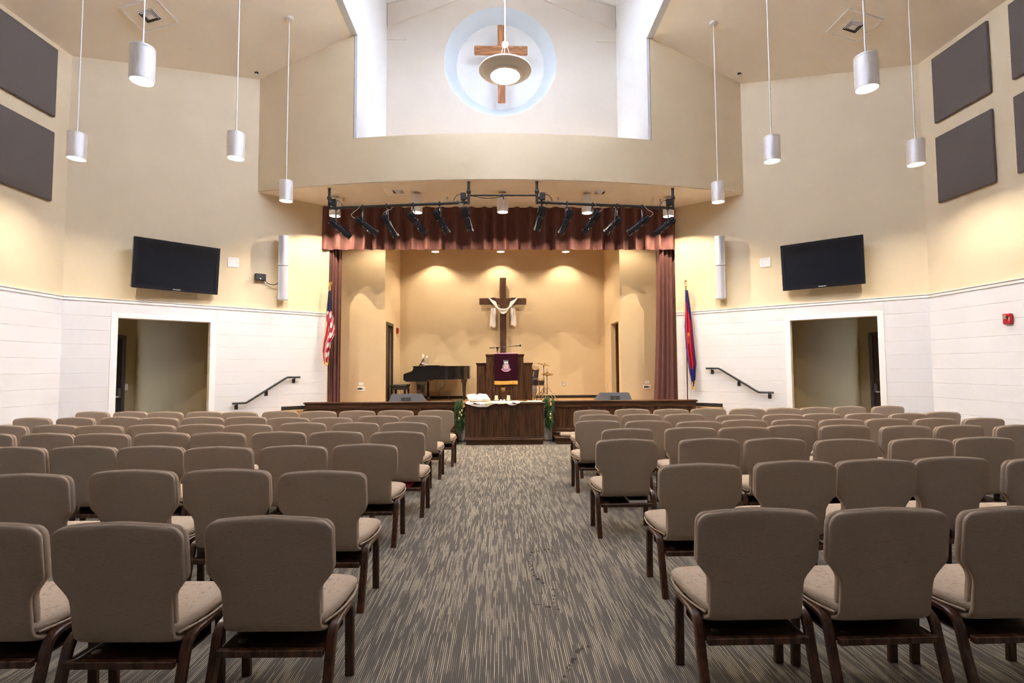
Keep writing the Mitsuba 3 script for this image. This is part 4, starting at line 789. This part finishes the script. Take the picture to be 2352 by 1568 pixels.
# ================================================================ PIANO
pk = thing('grand_piano', 'black grand piano on the left of the stage', 'piano')
y0, y1 = 12.72, 13.86      # audience side, wall side
Z0, Z1 = 1.245, 1.565
arm = [(-2.50, Z0-.02), (-2.50, 1.375), (-2.47, 1.395), (-2.30, 1.455), (-2.27, 1.48), (-2.255, 1.545), (-2.255, Z1), (-1.9, Z1), (-1.9, Z0-.05), (-2.44, Z0-.05), (-2.44, Z0-.02)]
bend = [(-1.95, y0)]+[tuple(p) for p in spline([(-1.9, y0), (-1.6, y0+.005), (-1.30, y0+.10), (-1.10, y0+.25), (-.96, y0+.40), (-.872, y0+.62), (-.90, y0+.85), (-1.05, y1-.05), (-1.3, y1)], 40)]+[(-1.95, y1)]
outer = sg.Polygon(bend); inner = outer.buffer(-.04)
part(pk, 'rim', [slab(outer.difference(inner), Z0, Z1), slab(outer.buffer(-.01), Z0+.02, Z0+.06)], 'piano', 30)
part(pk, 'arm', xz(arm, y0, y0+.075), 'piano'); part(pk, 'arm', xz(arm, y1-.075, y1), 'piano')
part(pk, 'key_bed', box(-2.46, -1.9, y0+.05, y1-.05, Z0-.05, Z0+.03), 'piano')
part(pk, 'fallboard', hull([(-2.30, y0+.075, 1.30), (-2.30, y1-.075, 1.30), (-2.24, y0+.075, 1.30), (-2.24, y1-.075, 1.30), (-2.26, y0+.075, 1.53), (-2.26, y1-.075, 1.53), (-2.23, y0+.075, 1.53), (-2.23, y1-.075, 1.53)]), 'piano')
part(pk, 'keys', box(-2.45, -2.31, y0+.08, y1-.08, 1.29, 1.315, .003), 'cloth_white')
part(pk, 'lid', slab(outer.union(sg.box(-2.26, y0, -1.9, y1)).buffer(.012), Z1, Z1+.018), 'piano'); part(pk, 'front_lid', slab([(-1.95, y0-.005), (-1.60, y0), (-1.60, y1), (-1.95, y1)], Z1+.018, Z1+.036), 'piano')
part(pk, 'music_desk', hull([(-2.16, y0+.25, Z1+.02), (-2.16, y1-.25, Z1+.02), (-2.14, y0+.25, Z1+.02), (-2.14, y1-.25, Z1+.02), (-2.04, y0+.25, Z1+.21), (-2.04, y1-.25, Z1+.21), (-2.03, y0+.25, Z1+.21), (-2.03, y1-.25, Z1+.21)]), 'piano')
for lx, ly in ((-2.20, y0+.50), (-2.03, y0+.10), (-1.02, y0+.55)):
    part(pk, 'leg', [loft([[(lx-a, ly-a, z), (lx+a, ly-a, z), (lx+a, ly+a, z), (lx-a, ly+a, z)] for a, z in ((.030, STAGE_Z+.06), (.034, STAGE_Z+.10), (.05, Z0-.13), (.055, Z0-.12), (.075, Z0-.05), (.08, Z0))]), cyl((lx, ly, STAGE_Z), (lx, ly, STAGE_Z+.06), .025, 12)], 'piano', 25)
part(pk, 'pedal_lyre', [box(-1.98, -1.95, 13.2, 13.23, STAGE_Z+.1, Z0), box(-1.98, -1.95, 13.36, 13.39, STAGE_Z+.1, Z0), box(-2.0, -1.9, 13.15, 13.44, STAGE_Z+.04, STAGE_Z+.1)], 'piano')
k = thing('sheet_music', 'music book and white sheets propped on the piano music desk', 'sheet music')
part(k, 'cover', hull([(-2.13, y0+.30, Z1+.04), (-1.93, y0+.28, Z1+.03), (-1.90, y0+.30, Z1+.215), (-2.02, y0+.32, Z1+.25), (-2.08, y0+.32, Z1+.22), (-2.13, y0+.31, Z1+.04), (-1.93, y0+.29, Z1+.03)]), 'taupe'); part(k, 'sheet', [box(-2.09, -2.04, y0+.36, y0+.365, Z1+.06, Z1+.33), box(-1.99, -1.95, y0+.36, y0+.365, Z1+.06, Z1+.285)], 'paper')
part(k, 'ledge', hull([(-2.12, y0+.255, Z1+.10), (-2.11, y0+.255, Z1+.12), (-1.92, y0+.255, Z1+.025), (-1.92, y0+.255, Z1+.045), (-2.12, y0+.28, Z1+.10), (-1.92, y0+.28, Z1+.03)]), 'cloth_white')
k = thing('piano_bench', 'black padded piano bench behind the left floor monitor', 'bench')
part(k, 'cushion', box(-2.80, -2.40, 12.55, 13.15, 1.065, 1.12, .015), 'black', 40); part(k, 'apron', box(-2.78, -2.42, 12.57, 13.13, 1.0, 1.065), 'piano')
for lx in (-2.76, -2.44):
    for ly in (12.60, 13.10): part(k, 'leg', hull([(lx+a*s, ly+a*t, z) for a, z in ((.018, STAGE_Z), (.026, 1.0)) for s in (-1, 1) for t in (-1, 1)]), 'piano')
part(pk, 'cord', [tube(spline([(-1.63, y0+.3, Z0+.02), (-1.72, y0+.3, 1.10), (-1.70, y0+.28, .97), (-1.58, y0+.28, 1.0), (-1.57, y0+.3, Z0+.02)], 24), .0045, 6),
     tube(spline([(-1.53, y0+.3, Z0+.02), (-1.50, y0+.3, 1.0), (-1.38, y0+.25, .76), (-1.25, y0+.1, STAGE_Z+.006), (-1.1, y0+.05, STAGE_Z+.006)], 24), .0045, 6), tube(spline([(-1.67, BACK_Y-.02, 1.05), (-1.72, BACK_Y-.06, .9), (-1.68, 13.5, STAGE_Z+.01), (-1.4, 13.2, STAGE_Z+.006), (-1.25, y0+.1, STAGE_Z+.006)], 30), .0045, 6)], 'black', label='thin black cords hanging below')
# floor monitors
for x0, x1, nm in ((-2.53, -1.70, 'left'), (2.0, 2.83, 'right')):
    k = thing('floor_monitor', f'grey wedge floor monitor on the {nm} front edge of the stage', 'loudspeaker', 'wedge floor monitors')
    ya, yb, zb, zt = 10.95, 11.36, STAGE_Z, .975
    body = hull([(x0, ya, zb), (x1, ya, zb), (x0, yb, zb), (x1, yb, zb), (x0+.10, ya+.07, zt), (x1-.10, ya+.07, zt), (x0+.10, ya+.16, zt), (x1-.10, ya+.16, zt), (x0+.02, yb, zb+.12), (x1-.02, yb, zb+.12)])
    part(k, 'cabinet', body, 'grey_box'); xm = (x0+x1)/2; n_ = np.array([0, -(zt-zb), .07]); n_ /= np.linalg.norm(n_); uy = np.cross(n_, (1, 0, 0)); o = np.array([xm, ya+.035, (zb+zt)/2])
    pl = lambda m: frame_tf(m, o, (1, 0, 0), uy*(1 if uy[2] > 0 else -1), n_)
    part(k, 'port_frame', pl(extr(sg.box(-.135, -.095, .135, .095).difference(sg.box(-.105, -.07, -.005, .07)).difference(sg.box(.005, -.07, .105, .07)), .010)), 'grey_box')
    for s in (-1, 1): part(k, 'port', pl(box(min(s*.005, s*.105), max(s*.005, s*.105), -.07, .07, .001, .003)), 'black')
    part(k, 'grille', hull([(x0+.11, ya+.165, zt-.01), (x1-.11, ya+.165, zt-.01), (x0+.03, yb+.004, zb+.13), (x1-.03, yb+.004, zb+.13), (x0+.11, ya+.175, zt-.005), (x1-.11, ya+.175, zt-.005)]), 'black')

# ================================================================ DRUMS
DG = None
def drum(name, label, c, axis, r, h, head='drum_head'):
    k = thing(name, label, 'drum'); c = np.asarray(c, float); ax_ = np.asarray(axis, float)/np.linalg.norm(axis)
    part(k, 'shell', lathe([(r*.9, -h/2+.01), (r, -h/2), (r, h/2), (r*.9, h/2-.01)], 36, ax_, c), 'drum_shell', 40)
    part(k, 'hoop', [lathe([(r+.001, s*h/2-.012), (r+.012, s*h/2-.012), (r+.012, s*h/2+.012), (r+.001, s*h/2+.012)], 36, ax_, c) for s in (-1, 1)], 'chrome', 40)
    for s in (-1, 1): part(k, 'head', lathe([(r, s*h/2), (r*.98, s*(h/2+.004)), (.001, s*(h/2+.004))], 36, ax_, c), head, 40)
    u = np.cross(ax_, (0, .3, 1) if abs(ax_[2]) < .9 else (1, 0, 0)); u /= np.linalg.norm(u); w = np.cross(ax_, u)
    for j in range(6):
        d = u*math.cos(j*PI/3)+w*math.sin(j*PI/3); part(k, 'lug', [tube([c+d*(r+.008)-ax_*h*.3, c+d*(r+.008)+ax_*h*.3], .009, 6)], 'chrome')
    return k
k = drum('bass_drum', 'dark bass drum behind the right side of the pulpit', (.52, 12.85, STAGE_Z+.285), (.25, -1, 0), .27, .40, 'black')
part(k, 'spur', [tube([(.75, 12.8, .9), (.86, 12.7, STAGE_Z)], .010, 6), tube([(.28, 12.8, .9), (.18, 12.7, STAGE_Z)], .010, 6)], 'chrome')
k = drum('tom_drum', 'dark mounted tom drum right of the pulpit', (.745, 12.75, 1.41), (.10, -.25, 1), .15, .24); part(k, 'mount', tube([(.745, 12.85, 1.30), (.60, 12.85, 1.22)], .012, 8), 'chrome')
k = drum('snare_drum', 'chrome snare drum on a stand right of the pulpit', (.86, 12.62, 1.17), (.05, -.12, 1), .165, .13)
part(k, 'stand', [tube([(.90, 12.62, 1.10), (.90, 12.62, .82)], .010, 8)]+[tube([(.90, 12.62, .92), (.90+.2*math.cos(a), 12.62+.2*math.sin(a), STAGE_Z)], .008, 6) for a in (.4, 2.5, 4.6)], 'chrome')
def cym(name, label, x, y, z, r, tilt, extra=None):
    k = thing(name, label, 'cymbal'); ax_ = np.array([-math.sin(tilt), -.15, math.cos(tilt)])
    part(k, 'cymbal', lathe([(r, -.012), (r*.6, .0), (r*.22, .008), (r*.18, .03), (.01, .038), (.01, .036), (r*.18, .026), (r*.22, .004), (r*.6, -.004)], 40, ax_, (x, y, z)), 'cymbal', 40)
    if extra: part(k, 'lower_cymbal', lathe([(r, .0), (r*.6, -.010), (r*.2, -.014), (r*.18, -.03), (.01, -.036), (.01, -.03), (r*.5, -.006)], 40, ax_, (x, y, z-.03)), 'cymbal', 40)
    part(k, 'pole', [cyl((x, y, STAGE_Z+.18), (x, y, z-.02), .012, 8), cyl((x, y, z-.05), (x, y, z+(.12 if extra else .05)), .006, 8), cyl((x, y, z-.10), (x, y, z-.03), .020, 8)], 'chrome')
    for a in (.2, 2.3, 4.4): part(k, 'tripod_leg', [tube([(x, y, STAGE_Z+.36), (x+.27*math.cos(a), y+.27*math.sin(a)*.7, STAGE_Z+.02)], .009, 6), tube([(x+.25*math.cos(a), y+.25*math.sin(a)*.7, STAGE_Z+.04), (x+.28*math.cos(a), y+.28*math.sin(a)*.7, STAGE_Z)], .014, 6), tube([(x, y, STAGE_Z+.22), (x+.14*math.cos(a), y+.14*math.sin(a)*.7, STAGE_Z+.20)], .006, 6)], 'chrome')
cym('crash_cymbal', 'tilted brass crash cymbal on a chrome stand', 1.02, 12.70, 1.615, .17, -.22)
cym('hi_hat', 'pair of hi-hat cymbals on a chrome tripod stand', 1.08, 12.45, 1.385, .14, 0, True)

# ================================================================ FLAGS
def flag(label, x, y, side, zt, zb, hoist, outline, colour, seed, finial):
    k = thing('flag', label, 'flag')
    part(k, 'pole', [cyl((x-side*.02, y, STAGE_Z+.03), (x, y, zt), .0125, 10)], 'cross_wood', 40); part(k, 'ferrule', [cyl((x, y, zt-.0), (x, y, zt+.06), .016, 10), cyl((x-.012*side, y, 1.95), (x-.011*side, y, 2.05), .016, 10)], 'brass')
    part(k, 'foot', lathe([(.13, STAGE_Z), (.13, STAGE_Z+.02), (.04, STAGE_Z+.06), (.02, STAGE_Z+.10)], 24, at=(x-side*.02, y, 0)), 'brass', 40)
    part(k, 'finial', finial(x, y, zt+.06), 'brass', 30)
    v_, l_, r_ = (np.array(a, float) for a in zip(*outline))
    nu, nv = 61, 90
    def fn(u, v):
        z = zt-.02-(zt-.02-zb)*v; a, b = np.interp(v, v_, l_), np.interp(v, v_, r_)
        edge = .04*np.sin(u*7+seed)*v**2+.12*np.abs(u-.35)*v**3
        return x+a+(b-a)*u, y-.012-.005+(.012+.035*v)*np.sin(u*PI*5+seed+1.5*v)-.03*v, z+edge-.05*v*v*(1-u)*side*0
    m = sheet(fn, nu, nv, .004); u, v = np.meshgrid(np.linspace(0, 1, nu), np.linspace(0, 1, nv))
    c = colour(u, v).reshape(-1, 3); scene[num(k+'__cloth')] = mikit.ply(m, 'm_vcol', smooth=True, color=np.vstack([c, c]))
    part(k, 'fringe', [sheet(lambda a, b: tuple(np.asarray(q)+d for q, d in zip(fn(a, .985+.03*b), (0, -.004, -.008))), 61, 3, .006), sheet(lambda a, b: tuple(np.asarray(q)+d for q, d in zip(fn((0.0 if side < 0 else .96)+.045*a, .03+.95*b), (0, -.006, 0))), 4, 90, .005)], 'gold', True, label='gold fringe')
def us(u, v):
    q = v*1.0+.22*(u-.4)+.03*np.sin(u*16); s = (np.floor(q*15).astype(int) % 2 == 0)[..., None]
    c = np.where(s, np.array([.42, .015, .035]), np.array([.78, .74, .72])); lw = ((u < .36) & (v > .36))
    q2 = u*6+v*1.2; c = np.where(lw[..., None], np.where((np.floor(q2*1.1).astype(int) % 2 == 0)[..., None], np.array([.42, .015, .035]), np.array([.78, .74, .72])), c)
    c = np.where((v < .28)[..., None] | ((u < .22) & (v < .42))[..., None], np.array([.018, .018, .085]), c)
    st = (v < .42) & (v > .27) & (u < .22) & ((np.floor(v*70)+np.floor(u*40)) % 4 == 0); return np.where(st[..., None], np.array([.7, .7, .72]), c)
def army(u, v):
    b = (v < .10+.26*u) | (v > .82) | (u > .90-.12*v) | ((u < .08) & (v > .3)); c = np.where(b[..., None], np.array([.035, .022, .16]), np.array([.40, .012, .035]))
    y = (np.abs(u-.38) < .035) & (v > .45) & (v < .56); y |= (np.abs(v-.46) < .012) & (np.abs(u-.38) < .09)
    return np.where(y[..., None], np.array([.75, .42, .06]), c)
eagle = lambda x, y, z: cat_([lathe([(.006, 0), (.02, .012), (.024, .03), (.012, .05)], 14, at=(x, y, z)), hull([(x-.03, y, z+.05), (x+.03, y, z+.05), (x-.04, y, z+.12), (x+.045, y, z+.125), (x, y-.02, z+.06), (x+.01, y+.015, z+.10)]), hull([(x-.008, y-.02, z+.10), (x+.02, y-.02, z+.10), (x+.006, y-.03, z+.14), (x+.01, y+.01, z+.13)])])
def esse(x, y, z):
    P = spline([(x+.035, y, z+.095), (x, y, z+.115), (x-.03, y, z+.095), (x-.02, y, z+.07), (x+.02, y, z+.05), (x+.03, y, z+.025), (x, y, z+.008), (x-.032, y, z+.025)], 24)
    return cat_([tube(P, .008, 8), cyl((x, y, z-.01), (x, y, z+.13), .006, 8), hull([(x-.025, y-.004, z+.12), (x+.025, y-.004, z+.12), (x, y-.004, z+.155), (x-.025, y+.004, z+.12), (x+.025, y+.004, z+.12), (x, y+.004, z+.155)])])
flag('striped American flag with gold fringe furled at the left of the stage', -3.715, 10.84, -1, 3.20, 1.62, .9, ((0, -.035, .015), (.25, -.07, .05), (.45, -.08, .11), (.60, -.11, .13), (.72, -.13, .06), (.85, -.14, .03), (1, -.10, .0)), us, .4, eagle)
flag('red and blue flag with gold fringe furled at the right of the stage', 3.935, 10.74, 1, 3.20, 1.12, .9, ((0, -.02, .03), (.2, -.03, .08), (.4, -.05, .12), (.6, -.04, .14), (.8, -.0, .17), (.9, .02, .15), (1, .06, .13)), army, 1.9, esse)
